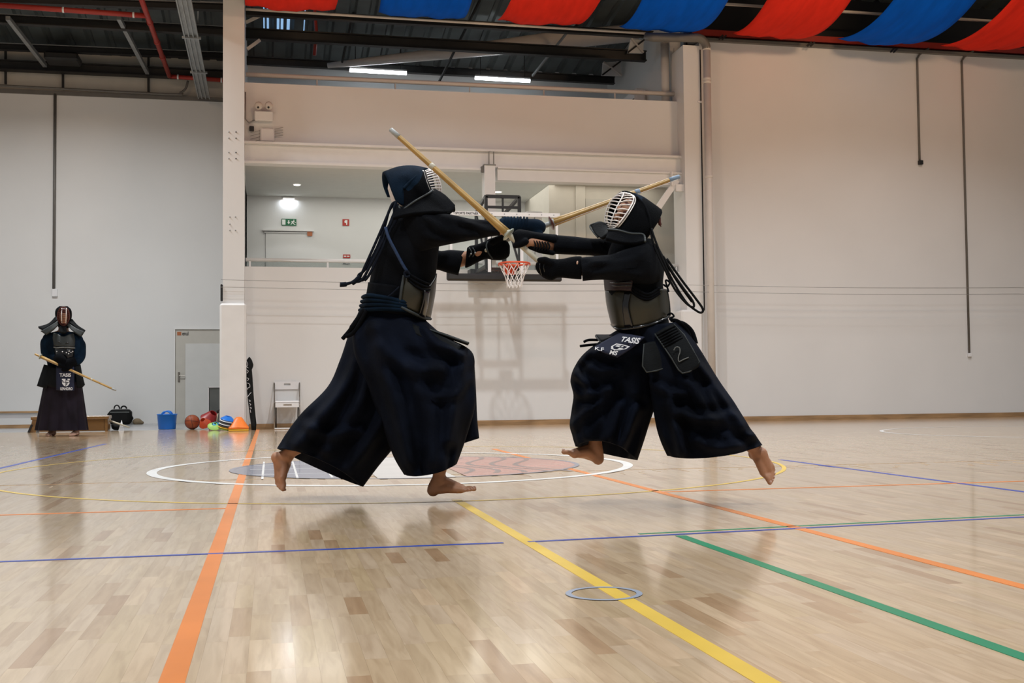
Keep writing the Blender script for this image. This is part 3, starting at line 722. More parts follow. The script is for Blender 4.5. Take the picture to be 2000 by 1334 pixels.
# air conditioner on the loft side wall
ac = thing('air_conditioner', 'white wall air conditioner in the loft beside the pipes', 'air conditioner', (6.95, 21.3, 6.0))
a = atX(1222, 164, 6.78); mb = MB(); mb.cbox((6.76, 20.6, 5.98), (6.99, 21.6, 6.30), .04); mb.build('body', M['p_white'], ac); 
for k in range(2): MB().box((6.752, 20.65, 6.03 + .05 * k), (6.762, 21.4, 6.055 + .05 * k)).build('louvre', M['black'], ac)
a = atY(1297, 85, 19.25); tag(MB().tube([(a.x, 19.22, 5.5), (a.x, 19.22, a.z)], .075, 12).build('standpipe', M['pipe_white'], None, True), 'cream standpipe in the loft left of the right column', 'pipe')
a = atY(1322, 95, 19.3); tag(MB().box((a.x - .06, 19.28, 5.4), (a.x + .12, 19.4, a.z)).build('loft_jamb', M['wall']), 'narrow white jamb beside the right column in the loft', 'jamb')
# downpipe with elbow
pa = atY(1276, 73, 18.5); pb = atY(1362, 74, 18.5); pc = atY(1380, 96, 18.5)
dpz = thing('downpipe', 'cream downpipe with a grey elbow beside the right column', 'pipe', (pc.x, 18.5, 0))
el = [pa + Vector((-.06, .1, .06)), pa, pb] + [pb.lerp(Vector((pc.x, 18.5, pb.z)), t) * (1) + Vector((0, 0, 0)) for t in (.4, .75)]
arc = [Vector((pb.x + (pc.x - pb.x) * sin(t), 18.5, pc.z + (pb.z - pc.z) * cos(t))) for t in [i * pi / 16 for i in range(9)]]
MB().tube([pa + Vector((-.08, .12, .05)), pa] + arc, .075, 14).build('elbow', M['pipe_grey'], dpz, True)
MB().tube([pc, (pc.x, 18.5, 0.0)], .065, 14).build('pipe', M['pipe_white'], dpz, True)
for z in (pc.z - .02, pc.z - .55, pc.z - .60, 4.2): MB().lathe([(.070, 0), (.074, .01), (.074, .04), (.070, .05)], (pc.x, 18.5, z), 14).build('collar', M['pipe_white'], dpz, True)
MB().bar((pc.x - .07, 18.6, 5.55), (pc.x - .13, 18.6, 5.55), .02, .03).build('pipe_clip', M['p_white'], dpz)
# top edge of the blank wall
a = atY(1380, 66, 18.8); mb = MB(); mb.box((pc.x - .1, 18.86, 6.72), (26, WY + .2, 6.77)); struct(mb.build('trim_4', M['pipe_grey']), 'grey capping on the blank wall')
mb = MB(); mb.box((7.3, 18.9, 6.82), (26, 18.98, 6.93)); tag(mb.build('red_rail', M['redpipe']), 'dark red rail running above the blank wall behind the banners', 'rail')
for i, (yy, zz) in enumerate(((18.3, 7.18), (17.2, 7.5), (16.2, 7.75))):
    tag(MB().box((7.3, yy, zz), (26, yy + .05, zz + .035)).build('purlin', M['pipe_white' if i == 0 else 'galv']), ['pale purlin just above the blank wall between the banners', 'grey purlin higher up between the banners', 'grey purlin nearest the top between the banners'][i], 'purlin', 'purlins over the blank wall')
struct(MB().box((7.3, 19.3, 6.6), (26, 19.4, 8.2)).build('wall_eaves_shade', M['black']), 'black panel standing in for the shade above the blank wall')  # shade of the deep space under the roof, put in as a black panel
for (x, y, lb) in ((1410, 72, 'left'), (1583, 85, 'middle'), (1745, 97, 'right')):
    a = atY(x, y, 18.75); mb = MB(); mb.bar(a + Vector((-.06, 0, -.05)), a + Vector((.02, 0, .03)), .03, .03); mb.bar(a + Vector((0, 0, -.05)), a + Vector((.08, 0, .03)), .03, .03)
    tag(mb.build('wall_clamp', M['steel_dark']), 'small dark clamp under the wall capping, %s of three' % lb, 'clamp', 'wall clamps')
# conduits on the blank wall
for (x, y0, y1, lb, bx) in ((1791, 112, 316, 'short thin conduit high on the blank wall ending in a black box', True), (1880, 117, 692, 'long thin conduit on the blank wall at the right', False)):
    a = atY(x, y0, WY); b_ = atY(x + (3 if bx else 9), y1, WY); xm = (a.x + b_.x) / 2
    mb = MB(); mb.tube([(xm, WY - .02, b_.z), (xm, WY - .02, a.z - .03), (xm + .05, WY - .03, a.z + .05), (xm + .22, WY - .06, a.z + .16)], .02, 8)
    o = tag(mb.build('wall_conduit', M['pipe_grey'], None, True), lb, 'conduit', 'conduits on the blank wall')
    if bx: MB().cbox((xm - .03, WY - .07, b_.z - .06), (xm + .05, WY, b_.z + .02), .008).build('junction_box', M['black'], o)
    else: MB().cbox((xm - .03, WY - .05, b_.z - .05), (xm + .04, WY, b_.z + .02), .01).build('end_box', M['p_white'], o)
# stretched wires
for zz, lb in ((2.36, 'upper thin wire stretched across the end wall'), (2.245, 'lower thin wire stretched across the end wall')):
    pts = [(X0 - .02 + (18 - X0) * i / 24, 18.46, zz - .03 * sin(pi * ((i / 9) % 1))) for i in range(25)]
    tag(MB().tube(pts, .0045, 6).build('stretched_wire', M['galv']), lb, 'wire')
# alarm box with twin lamps and receiver on the parapet wall
o = thing('emergency_lamp_unit', 'white box with two round lamps on the parapet wall', 'lamp unit', atY(516, 222, 18.95))
q = quad(497, 216, 533, 236, 18.85); a, c = q[0], q[2]; MB().cbox((a[0], 18.85, a[2]), (c[0], 18.95, c[2]), .012).build('box', M['p_white'], o)
for x in (505, 525):
    p = atY(x, 207, 18.82); h = MB(); h.lathe([(.055, -.02), (.062, .0), (.062, .05), (.04, .07)], p, 14, axis=(0, -1, 0)); hh = h.build('lamp_head', M['pipe_white'], o, True)
    MB().sphere(p + Vector((-.005, -.07, -.04)), .018, 8, 6).build('lens', M['black'], hh, True)
tag(MB().tube([atY(479, 180, 18.9), atY(479, 232, 18.9), atY(486, 240, 18.9), atY(498, 234, 18.9)], .012, 8).build('cable', M['galv'], None, True), 'grey cable looping to the twin lamp box', 'cable')
q = quad(487, 246, 496, 255, 18.88); tag(MB().cbox((q[0][0], 18.88, q[0][2]), (q[2][0], 18.95, q[2][2]), .006).build('black_sensor', M['black']), 'small black box below the twin lamp unit', 'sensor')
o = thing('wireless_receiver', 'white access point with thin antennas on the parapet wall', 'receiver', atY(521, 262, 18.95))
q = quad(508, 249, 536, 277, 18.89); MB().cbox((q[0][0], 18.89, q[0][2]), (q[2][0], 18.95, q[2][2]), .02).build('body', M['p_white'], o)
for k in range(4):
    a = atY(508, 255 + 6 * k, 18.92); b_ = atY(489, 259 + 6.5 * k, 18.9); MB().tube([a, b_], .005, 6).build('antenna', M['galv'], o)
    a = atY(536, 252 + 5 * k, 18.92); b_ = atY(553, 249 + 5 * k, 18.9); MB().tube([a, b_], .005, 6).build('antenna', M['galv'], o)

# ---- left roof: beams, pipes, tray
beam('roof_beam', (-12, LY - .05, 6.86), (-.75, LY - .05, 6.86), .17, .18, 'steel_dark', 'dark beam in front of the beige wall strip over the recess', 'recess beams')
for (y0, y1, Y, h, lb, m_) in ((92, 110, 22.6, .10, 'dark purlin against the beige strip over the recess', 'steel_dark'), (38, 62, 21.0, .13, 'dark purlin in the middle of the recess roof', 'steel_dark'), (0, 15, 20.0, .10, 'dark purlin at the top left of the picture', 'steel_dark')):
    a = atY(0, y0, Y); b_ = atY(437, y1, Y); p = a + (a - b_).normalized() * 5; q = b_ + (b_ - a).normalized() * .1
    o = beam('roof_purlin', p, q, h, .12, m_, lb, 'recess purlins')
    MB().bar(p + Vector((0, -.05, h / 2 + .01)), q + Vector((0, -.05, h / 2 + .01)), .02, .02).build('top_edge', M['galv'], o)
for (x0, y0, Y0, x1, y1, Y1, lb) in ((15, 35, 20.6, 88, 128, 23.0, 'grey slanting roof strut at the far left'), (232, 35, 20.6, 288, 142, 23.0, 'grey slanting roof strut beside the red pipe')):
    tag(MB().bar(atY(x0, y0, Y0), atY(x1, y1, Y1), .07, .07).build('roof_strut', M['galv']), lb, 'strut')
for (x, y0, y1, lb) in ((11, 92, 164, 'leftmost'), (93, 112, 130, 'second from the left'), (123, 140, 175, 'third from the left'), (290, 112, 183, 'rightmost')):
    a = atY(x, y0, LY + .05); b_ = atY(x, y1, LY + .05); tag(MB().bar(a, b_, .05, .04).build('wall_strut', M['steel_dark']), 'short dark upright on the beige strip over the recess, %s' % lb, 'strut', 'uprights under the roof')
q = quad(85, 99, 152, 117, 22.4); tag(MB().cbox((q[0][0], 22.4, q[0][2]), (q[2][0], 22.9, q[2][2]), .03).build('fan_heater', M['steel_dark']), 'dark box hung under the recess roof', 'heater')
rp_ = thing('sprinkler_pipe', 'red sprinkler pipe with branches under the recess roof', 'pipe', atY(290, 30, 19.8))
a = atY(-60, 6, 19.8); j = atY(288, 31, 19.8)
MB().tube([a, j], .045, 12).build('branch', M['redpipe'], rp_, True)
d0 = atY(262, -40, 18.6); d1 = atY(331, 149, 22.9); MB().tube([d0, j, d1], .045, 12).build('main', M['redpipe'], rp_, True)
e1 = atY(440, 157, 22.9); MB().tube([d1, e1], .042, 12).build('branch', M['redpipe'], rp_, True)
for p, ax in ((a.lerp(j, .52), (j - a)), (a.lerp(j, .92), (j - a)), (d1.lerp(e1, .15), e1 - d1), (d1.lerp(e1, .93), e1 - d1)): MB().lathe([(.05, -.015), (.05, .015)], p, 12, axis=ax).build('clip', M['p_white'], rp_, True)
for t in (.1, .4, .65): p = j.lerp(d1, t); MB().lathe([(.055, -.03), (.055, .03)], p, 12, axis=d1 - j).build('coupling', M['redpipe'], rp_, True)
ct = thing('cable_tray', 'galvanised cable tray running towards the recess wall', 'cable tray', atY(410, 190, LY))
p1 = atY(399, 190, LY - .1); p0 = atX(358, -8, p1.x)
MB().bar(p0, p1, .22, .015).build('tray_base', M['galv'], ct)
for sx in (-.11, -.04, .03, .10): MB().bar(p0 + Vector((sx, 0, -.02)), p1 + Vector((sx, 0, -.02)), .022, .04).build('cable_run' if abs(sx) < .08 else 'tray_side', M['galv'], ct)
for t in (.33, .68): p = p0.lerp(p1, t); MB().box((p.x - .15, p.y - .03, p.z - .05), (p.x + .15, p.y + .03, p.z - .02)).build('hanger_bar', M['galv'], ct)
pts = [atY(437, 3, 20.4), atY(392, 3, 20.4), atY(387, 10, 20.4), atY(387, 60, 21.2)]; tag(MB().tube(pts, .018, 8).build('bent_conduit', M['galv'], None, True), 'thin bent conduit right of the cable tray', 'conduit')
pts = [Vector(p) for p in spl([tuple(atY(367, 158, 23.1)), tuple(atY(363, 172, 23.1)), tuple(atY(352, 181, 23.1)), tuple(atY(330, 184, 23.1)), tuple(atY(60, 170, 23.1)), tuple(atY(-60, 164, 23.1))], 6)]
tag(MB().tube(pts, .022, 8).build('long_conduit', M['pipe_grey'], None, True), 'grey conduit along the top of the recess wall curling up at its end', 'conduit')

# ---- banners
for i, (x0, c) in enumerate(((-.35, 'red'), (1.7, 'blue'), (3.75, 'red'), (5.80, 'blue'), (7.86, 'red'), (9.93, 'blue'), (12.0, 'red'))):
    V = []; F = []; nu, nv = 14, 30; rnd = random.Random(i)
    ph = rnd.random() * 6
    for a in range(nv + 1):
        yy = 18.62 - 3.5 * a / nv
        for k in range(nu + 1):
            u = k / nu
            z = 6.70 + .18 * (yy - 17.9) ** 2 + .022 * sin(u * 9 + ph + yy * .8) * sin(pi * u) - .05 * sin(pi * u) + .012 * sin(u * 23 + 2 * ph)
            V.append((x0 + 1.42 * u + .05 * sin(yy + ph), yy, z))
    nn = nu + 1
    for a in range(nv):
        for k in range(nu): F.append((a*nn+k, a*nn+k+1, (a+1)*nn+k+1, (a+1)*nn+k))
    o = MB().add(V, F).build('hanging_banner', M['fabric_' + c], None, True)
    md = o.modifiers.new('thickness', 'SOLIDIFY'); md.thickness = .006
    pos = ['at the left end, only its lower edge showing', 'over the left tube light', 'over the middle of the loft', 'over the grey pipe elbow', 'beside the pipe elbow over the blank wall', 'over the middle of the blank wall', 'at the right edge of the picture', 'beyond the right edge'][i]
    tag(o, '%s fabric banner sagging under the roof %s' % ('red' if c == 'red' else 'royal blue', pos), 'banner', 'hanging banners')
# ================================================================== BASKETBALL HOOP
HY = 17.6
bh = thing('basketball_hoop', 'wall mounted glass basketball backboard with orange rim and white net', 'basketball hoop', (3.6, WY, 2.4))
xa, xb, zb, zt = 2.675, 4.515, 2.36, 3.37
MB().box((xa + .03, HY, zb + .02), (xb - .03, HY + .012, zt)).build('glass_board', M['glass'], bh)
fr = MB(); fr.box((xa + .04, HY - .012, zt - .045), (xb - .02, HY + .03, zt + .02)).build('top_bar', M['p_white'], bh)
tb = bpy.data.objects['top_bar']
a = atY(889, 419, HY); b_ = atY(934, 421, HY); text_mb('SPORTS PARTNER', [(a.x, HY - .0135, 3.338), (b_.x, HY - .0135, 3.338), (b_.x, HY - .0135, 3.376), (a.x, HY - .0135, 3.376)], bold=.02).build('lettering', M['black'], tb)
for k in range(9):
    x = xa + .12 + k * (xb - xa - .24) / 8
    if .14 < x - xa < .6: continue
    MB().lathe([(.009, 0), (.009, .004)], (x, HY - .012, 3.358), 8, axis=(0, -1, 0)).build('bolt', M['galv'], tb)
for x in (xa + .05, xb - .09): MB().box((x, HY - .008, zb + .08), (x + .04, HY - .002, zt - .04)).build('edge_line', M['p_white'], bh)
for x in (3.325, 3.845): MB().box((x, HY - .008, zb + .08), (x + .05, HY - .002, zt - .04)).build('target_line', M['p_white'], bh)
MB().cbox((xa, HY - .03, zb - .06), (xb, HY + .05, zb + .055), .03).build('bottom_pad', M['rubber'], bh)
for x in (xa, xb - .045): MB().cbox((x, HY - .03, zb - .06), (x + .045, HY + .05, zb + .17), .02).build('corner_pad', M['rubber'], bh)
RC = Vector((3.665, HY - .40, 2.535)); RR = .235
MB().tube([RC + Vector((RR * cos(2*pi*i/40), RR * sin(2*pi*i/40), 0)) for i in range(40)], .014, 8, closed=True).build('rim', M['rim'], bh, True)
mb = MB(); mb.box((RC.x - .09, HY - .02, 2.40), (RC.x + .09, HY, 2.57)); mb.prism([(RC.x - .09, HY - .02, 2.54), (RC.x + .09, HY - .02, 2.54), (RC.x + .05, HY - .18, 2.53), (RC.x - .05, HY - .18, 2.53)], (0, 0, .012))
for sx in (-.08, .08): mb.bar((RC.x + sx, HY - .02, 2.42), (RC.x + sx * 1.2, HY - .26, 2.525), .012, .02)
mb.build('rim_bracket', M['rim'], bh)
for k in range(12):
    a = 2 * pi * k / 12; p = RC + Vector((RR * cos(a), RR * sin(a), -.018)); MB().tube([p + Vector((.02 * cos(t), 0, .012 * sin(t))) for t in [i * pi / 4 for i in range(8)]], .004, 5, closed=True).build('net_hook', M['rim'], bh)
nt_ = MB()
def np_(k, lv):
    r = [RR, .19, .15, .125, .115][lv]; z = [-.02, -.11, -.20, -.29, -.37][lv]; a = 2 * pi * (k + .5 * lv) / 12
    return RC + Vector((r * cos(a), r * sin(a), z))
for k in range(12):
    for lv in range(4):
        nt_.tube([np_(k, lv), np_(k, lv + 1)], .0055, 5); nt_.tube([np_(k, lv), np_(k - 1, lv + 1)], .0055, 5)
nt_.build('net', M['net'], bh)
# black support frame from the wall
sf = MB()
def P2(x, y, Y): return atY(x, y, Y)
for Y, (l, r, t) in ((HY + .12, (949, 1014, 385)), (18.64, (930, 985, 418))):
    A, B = P2(l, t, Y), P2(r, t, Y); A.z = B.z
    z0 = 2.5
    sf.bar(A, B, .05, .05); sf.bar(A, (A.x, Y, z0), .05, .05); sf.bar(B, (B.x, Y, z0), .05, .05); sf.bar((A.x, Y, z0), (B.x, Y, z0), .05, .05)
    m_ = (A + B) / 2; sf.bar(m_, (m_.x, Y, z0), .03, .03)
    if Y < 18: sf.bar((A.x, Y, A.z - .17), (B.x, Y, A.z - .17), .04, .04)
    if Y < 18: fa, fb = A, B
    else: ba, bb = A, B
for p, q in ((fa, ba), (fb, bb)): 
    sf.bar(p, q, .045, .045); sf.bar((p.x, p.y, 2.55), (q.x, q.y, 2.55), .045, .045); sf.bar((p.x, p.y, 2.55), q, .03, .03)
sf.build('support_frame', M['black'], bh)
MB().box((ba.x - .1, 18.66, 2.44), (bb.x + .1, WY, 2.60)).build('wall_plate', M['black'], bh)

# ================================================================== SMALL THINGS ON THE FLOOR
# wooden bench behind the standing figure
p = atZ(60, 845); q = atZ(215, 842); bz = atY(60, 814, p.y).z
bn = thing('wooden_bench', 'low brown wooden bench behind the standing figure', 'bench', ((p.x + q.x) / 2, p.y, 0))
MB().cbox((p.x, p.y - .02, bz - .05), (q.x, p.y + .32, bz), .008).build('seat', M['bench_wood'], bn); MB().box((p.x + .12, p.y + .02, .01), (q.x - .02, p.y + .05, bz - .05)).build('front_board', M['bench_wood'], bn)
MB().box((q.x - .06, p.y, 0), (q.x - .02, p.y + .30, bz - .05)).build('end_board', M['bench_wood'], bn)
MB().prism([(p.x + .02, p.y, bz - .05), (p.x + .14, p.y, bz - .05), (p.x + .07, p.y, .0), (p.x - .02, p.y, .0)], (0, .28, 0)).build('end_board', M['bench_wood'], bn)
MB().bar((p.x - .03, p.y - .02, 0.0), (p.x + .02, p.y - .02, bz * .5), .02, .03).build('brace', M['black'], bn)
# sports bag
c = atZ(236, 829); by = min(c.y, 22.78)
bg = thing('sports_bag', 'bulky black sports bag against the recess wall', 'bag', (c.x, by, 0))
sc = 1 / (FPX / ((c - CP).dot(FW)))
mb = MB(); mb.cbox((c.x - .20, by, .0), (c.x + .20, by + .3, .30), .06); body = mesh_obj('bag_body', remesh(MB().cbox((c.x - .20, by, .0), (c.x + .21, by + .3, .29), .05).cbox((c.x - .23, by + .03, .06), (c.x - .19, by + .22, .22), .02).sphere((c.x + .2, by + .1, .12), .05), .02, 4), M['bag'], bg, True)
MB().tube([(c.x - .10 + .05 * (1 - cos(t)), by + .05, .30 + .07 * sin(t)) for t in [i * pi / 8 for i in range(9)]], .012, 8).build('handle', M['bag'], bg, True)
MB().tube([(c.x + .02 + .05 * (1 - cos(t)), by + .1, .30 + .05 * sin(t)) for t in [i * pi / 8 for i in range(9)]], .014, 8).build('handle', M['bag'], bg, True)
MB().box((c.x - .17, by - .006, .23), (c.x + .18, by + .0, .245)).build('zip', M['greyboard'], bg)
c2 = atZ(262, 829); mesh_obj('khaki_garment', remesh(MB().sphere((c2.x + .05, by + .15, .05), .09, sc=(1, 1, .75)).sphere((c2.x + .12, by + .15, .03), .06, sc=(1, 1, .6)), .015, 3), M['khaki'], None, True)
tag(bpy.data.objects['khaki_garment'], 'crumpled khaki cloth beside the black sports bag', 'cloth')
p = atZ(227, 841); mesh_obj('dark_pouch', remesh(MB().sphere((p.x, p.y + .06, .055), .075, sc=(1.15, .8, .72)).sphere((p.x - .04, p.y + .06, .08), .05, sc=(1, .8, .8)), .012, 3), M['khaki'], None, True)
o = tag(bpy.data.objects['dark_pouch'], 'small dark brown pouch in front of the sports bag', 'pouch'); o.data.materials[0] = M['bag']
a = atY(215, 822, p.y - .03); b_ = atY(253, 835, p.y - .03)
wsd = thing('wooden_sword', 'short pale wooden stick resting on the dark pouch', 'stick', ((a.x + b_.x) / 2, p.y, 0)); MB().tube([a, b_], [.016, .013], 8).build('stick', M['leather_white'], wsd, True); MB().sphere(a + Vector((-.005, 0, .015)), .02, 8, 6).build('knob', M['leather_white'], wsd, True)
a = atY(231, 841, p.y - .03); MB().prism([(a.x, p.y - .02, 0), (a.x + .09, p.y - .02, .0), (a.x + .045, p.y + .01, .17)], (0, .008, 0)).build('folded_paper', M['paper']); tag(bpy.data.objects['folded_paper'], 'small white folded paper standing by the dark pouch', 'paper')
# blue bucket
c = atZ(324.5, 839); sc = ((c - CP).dot(FW)) / FPX
bk = thing('bucket', 'blue flexible bucket with two handles standing before the recess', 'bucket', c)
r0, r1, h = 16.5 * sc, 19 * sc, 30 * sc; cc = c + Vector((0, r1, 0))
MB().lathe([(r0 * .9, 0), (r0, .006), (r1, h), (r1 + .006, h), (r1 + .006, h - .012), (r1 - .006, h - .012), (r0 - .006, .012)], cc, 32).build('body', M['p_blue'], bk, True)
for sy in (-1, 1):
    MB().tube([cc + Vector((-.07 + .07 * (1 - cos(t)), sy * r1 * .92, h - .01 + .055 * sin(t))) for t in [i * pi / 10 for i in range(11)]], .013, 8).build('handle', M['p_blue'], bk, True)
# basketball
c = atZ(374.5, 839); sc = ((c - CP).dot(FW)) / FPX; r = .118
bl = MB().sphere((c.x, c.y + r, r), r, 24, 16).build('basketball', M['ball'], None, True); tag(bl, 'orange brown basketball next to the blue bucket', 'ball'); bc = Vector((c.x, c.y + r, r))
for k, (ax) in enumerate(((1, 0, .2), (0, 1, .1), (.1, .2, 1))):
    ax = Vector(ax).normalized(); x = ax.orthogonal().normalized(); y = ax.cross(x)
    MB().tube([bc + (x * cos(t) + y * sin(t)) * r for t in [i * pi / 16 for i in range(32)]], .003, 5, closed=True).build('seam', M['rubber'], bl)
# red marker cones lying on their side
def disc_cone(c, r, h, axis, m_, name, lb, grp, n=24):
    o = MB().lathe([(r, 0), (r * .96, .004), (r * .42, h), (r * .40, h), (r * .36, h - .006), (r * .9, .0)], c, n, axis=axis).build(name, M[m_], None, True); return tag(o, lb, 'marker cone', grp)
c = atZ(410, 838); y = c.y + .16
disc_cone(Vector((c.x - .02, y, .14)), .155, .16, (.35, -.35, .55), 'p_red', 'marker_cone', 'large dark red marker cone lying against the column', 'training cones')
c = atZ(400, 839); 
disc_cone(Vector((c.x, c.y + .10, .085)), .10, .11, (-.3, -.6, .6), 'p_redo', 'marker_cone', 'orange red marker cone beside the basketball', 'training cones')
c = atZ(416, 841); 
o = disc_cone(Vector((c.x + .01, c.y + .05, .062)), .098, .05, (.12, -.55, .75), 'p_green', 'marker_cone', 'lime green saucer cone leaning in front of the red cones', 'training cones')
disc_cone(Vector((c.x + .035, c.y + .075, .085)), .075, .04, (.12, -.55, .75), 'p_teal', 'marker_cone', 'sky blue saucer cone inside the lime one', 'training cones')
# stack of saucer cones leaning at the column
c = atZ(441, 842.5); c.y = min(c.y, 18.33); c.x = atY(441, 840, c.y + .1).x
for k, (m_, lb) in enumerate((('p_green', 'lime saucer cone at the foot of the leaning stack'), ('p_yellow', 'yellow saucer cone in the leaning stack'), ('rubber', 'lower black saucer cone in the leaning stack'), ('p_white', 'lower white saucer cone in the leaning stack'), ('rubber', 'upper black saucer cone in the leaning stack'), ('p_white', 'upper white saucer cone in the leaning stack'), ('p_blue', 'blue saucer cone on top of the leaning stack'))):
    disc_cone(Vector((c.x - .02 + .008 * k, c.y + .11, .030 + .024 * k)), .115 if k else .10, .055, (.25, -.15, 1), m_, 'saucer_cone', lb, 'leaning stack of saucer cones')
# orange pyramid cones on square bases
c = atZ(466, 842); cy = 18.24; c.x = atY(466, 838, cy - .1).x
for k, (m_, lb, hh) in enumerate((('p_yellow', 'yellow square base of a cone under the orange one', .03), ('p_orange', 'orange pyramid cone with square base beside the column', .2))):
    mb = MB(); z0 = .002 + .032 * k; s_ = .15
    mb.cbox((c.x - s_, cy - s_, z0), (c.x + s_, cy + s_, z0 + .028), .006)
    if k:
        V = []; 
        for (r, z) in ((.145, z0 + .026), (.060, z0 + .155), (.040, z0 + .178), (.0, z0 + .184)):
            for a in range(16):
                t = 2 * pi * a / 16 + pi / 4; pw = .55 if r > .1 else .8
                V.append((c.x + r * 1.05 * math.copysign(abs(cos(t)) ** pw, cos(t)), cy + r * 1.05 * math.copysign(abs(sin(t)) ** pw, sin(t)), z))
        F = [(i*16+j, i*16+(j+1)%16, (i+1)*16+(j+1)%16, (i+1)*16+j) for i in range(3) for j in range(16)]
        mb.add(V, F)
    else:
        mb.add([(c.x - .12, cy - .12, z0 + .026), (c.x + .12, cy - .12, z0 + .026), (c.x + .12, cy + .12, z0 + .026), (c.x - .12, cy + .12, z0 + .026), (c.x - .1, cy - .1, z0 + .03), (c.x + .1, cy - .1, z0 + .03), (c.x + .1, cy + .1, z0 + .03), (c.x - .1, cy + .1, z0 + .03)], [(0,1,5,4),(1,2,6,5),(2,3,7,6),(3,0,4,7),(4,5,6,7)])
    tag(sharp(mb.build('pyramid_cone', M[m_])), lb, 'marker cone', 'pyramid cones')
# grey board + dark racket handle leaning behind the column
a = atY(408, 757, 19.9); b_ = atY(440, 757, 19.9)
o = tag(MB().cbox((a.x, 19.9, .001), (b_.x, 19.94, a.z), .006).build('grey_board', M['greyboard']), 'dark grey board standing upright beside the column', 'board'); MB().box((a.x - .012, 19.89, 0), (a.x - .001, 19.95, a.z + .012)).build('edge_strip', M['p_white'], o); MB().box((a.x - .012, 19.89, a.z), (b_.x, 19.95, a.z + .012)).build('edge_strip', M['p_white'], o)
a = atY(426, 803, 19.45); b_ = atY(421, 838, 19.45); b_.z = .01
o = thing('walking_stick', 'short stick with a black grip beside the red cones', 'stick', (b_.x, 19.45, 0)); MB().tube([a, b_], .012, 8).build('shaft', M['leather_white'], o, True); MB().tube([a + Vector((.02, 0, .03)), a + Vector((-.005, 0, 0)), a.lerp(b_, .12)], .02, 8).build('grip', M['rubber'], o, True)
# shinai bag leaning at the column
p0 = atZ(496, 840); y0 = p0.y - .02
sb = thing('sword_bag', 'tall narrow black sword bag with white brush lettering leaning at the column', 'bag', (p0.x, y0, 0))
def L2(x, y): return atY(x, y, y0 + (840 - y) / 145 * .22)
mb = MB(); V = []; F = []
prof = [(491, 500, 840), (490, 501, 828), (488, 499.5, 815), (485, 497, 790), (482.5, 495, 765), (481, 493.5, 740), (480.5, 492, 722), (480, 494.5, 716), (480.5, 495, 712), (482, 492, 703), (486, 488, 697.5)]
for (xl, xr, y) in prof:
    A = L2(xl, y); B = L2(xr, y); c = (A + B) / 2; a = (B - A) / 2
    for k in range(12):
        t = 2 * pi * k / 12; V.append(c + a * cos(t) + Vector((0, .04 * sin(t), 0)))
for i in range(len(prof) - 1):
    for k in range(12): F.append((i*12+k, i*12+(k+1)%12, (i+1)*12+(k+1)%12, (i+1)*12+k))
F += [tuple(range(11, -1, -1)), tuple(range((len(prof) - 1) * 12, len(prof) * 12))]
mb.add(V, F).build('bag_body', M['bag'], sb, True)
off = Vector((0, -.048, 0)); mb = MB()
for st in ([(482, 706), (484, 712), (482, 716), (485, 719)], [(481.5, 722), (485, 725), (482.5, 729)], [(482, 738), (486, 740), (483, 744)], [(482, 748), (487, 750), (488, 756), (484, 758), (484, 761)], [(491, 767), (489, 768), (486, 772), (484, 775)], [(486, 781), (489, 783), (487, 785)], [(487, 788), (490, 790), (488, 792)], [(488, 795), (491, 797), (489, 799)], [(489, 801), (490, 806)]):
    mb.tube([L2(*s_[:2]) + off for s_ in spl(st, 4)], .009, 6, sy=.4)
mb.build('brush_lettering', M['print'], sb, True)
# folding chair
c = atZ(561, 838.5); sc = ((c - CP).dot(FW)) / FPX
fc = thing('folding_chair', 'white folding chair with steel legs against the wall', 'chair', c)
def C3(x, y, dy): a = atY(x, y, c.y + dy); return a
w2 = 25 * sc
zb1 = atY(561, 745, c.y + .3).z; zb0 = atY(561, 760.5, c.y + .3).z; zs = .44
mb = MB()
def slot_panel(mb, x0, x1, z0, z1, y, sx0, sx1, sz0, sz1, th):
    for (a, b, d, e) in ((x0, sx0, z0, z1), (sx1, x1, z0, z1), (sx0, sx1, z0, sz0), (sx0, sx1, sz1, z1)): mb.box((a, y, d), (b, y + th, e))
slot_panel(mb, c.x - w2, c.x + w2, zb0, zb1, c.y + .30, c.x - .045, c.x + .055, zb0 + .065, zb0 + .095, .02); mb.build('backrest', M['p_white'], fc)
mb = MB(); mb.cbox((c.x - w2 + .015, c.y - .02, zs - .02), (c.x + w2 - .015, c.y + .34, zs + .012), .012); mb.build('seat', M['p_white'], fc)
mb = MB(); slot_panel(mb, c.x - w2 + .02, c.x + w2 - .02, zs - .09, zs - .02, c.y - .02, c.x - .06, c.x + .07, zs - .065, zs - .04, .015); mb.build('seat_apron', M['p_white'], fc)
for s_ in (-1, 1):
    x = c.x + s_ * (w2 - .005)
    MB().tube([(x, c.y - .02, .012), (x, c.y + .31, zb1 - .02)], .011, 8).build('leg', M['chrome'], fc, True)
    MB().tube([(x - s_ * .025, c.y + .32, .012), (x - s_ * .025, c.y + .03, zs - .02)], .011, 8).build('leg', M['black'], fc, True)
MB().tube([(c.x - w2 + .005, c.y - .02, .014), (c.x + w2 - .005, c.y - .02, .014)], .011, 8).build('foot_bar', M['p_white'], fc, True)
MB().tube([(c.x - w2 + .03, c.y + .32, .014), (c.x + w2 - .03, c.y + .32, .014)], .011, 8).build('foot_bar', M['chrome'], fc, True)
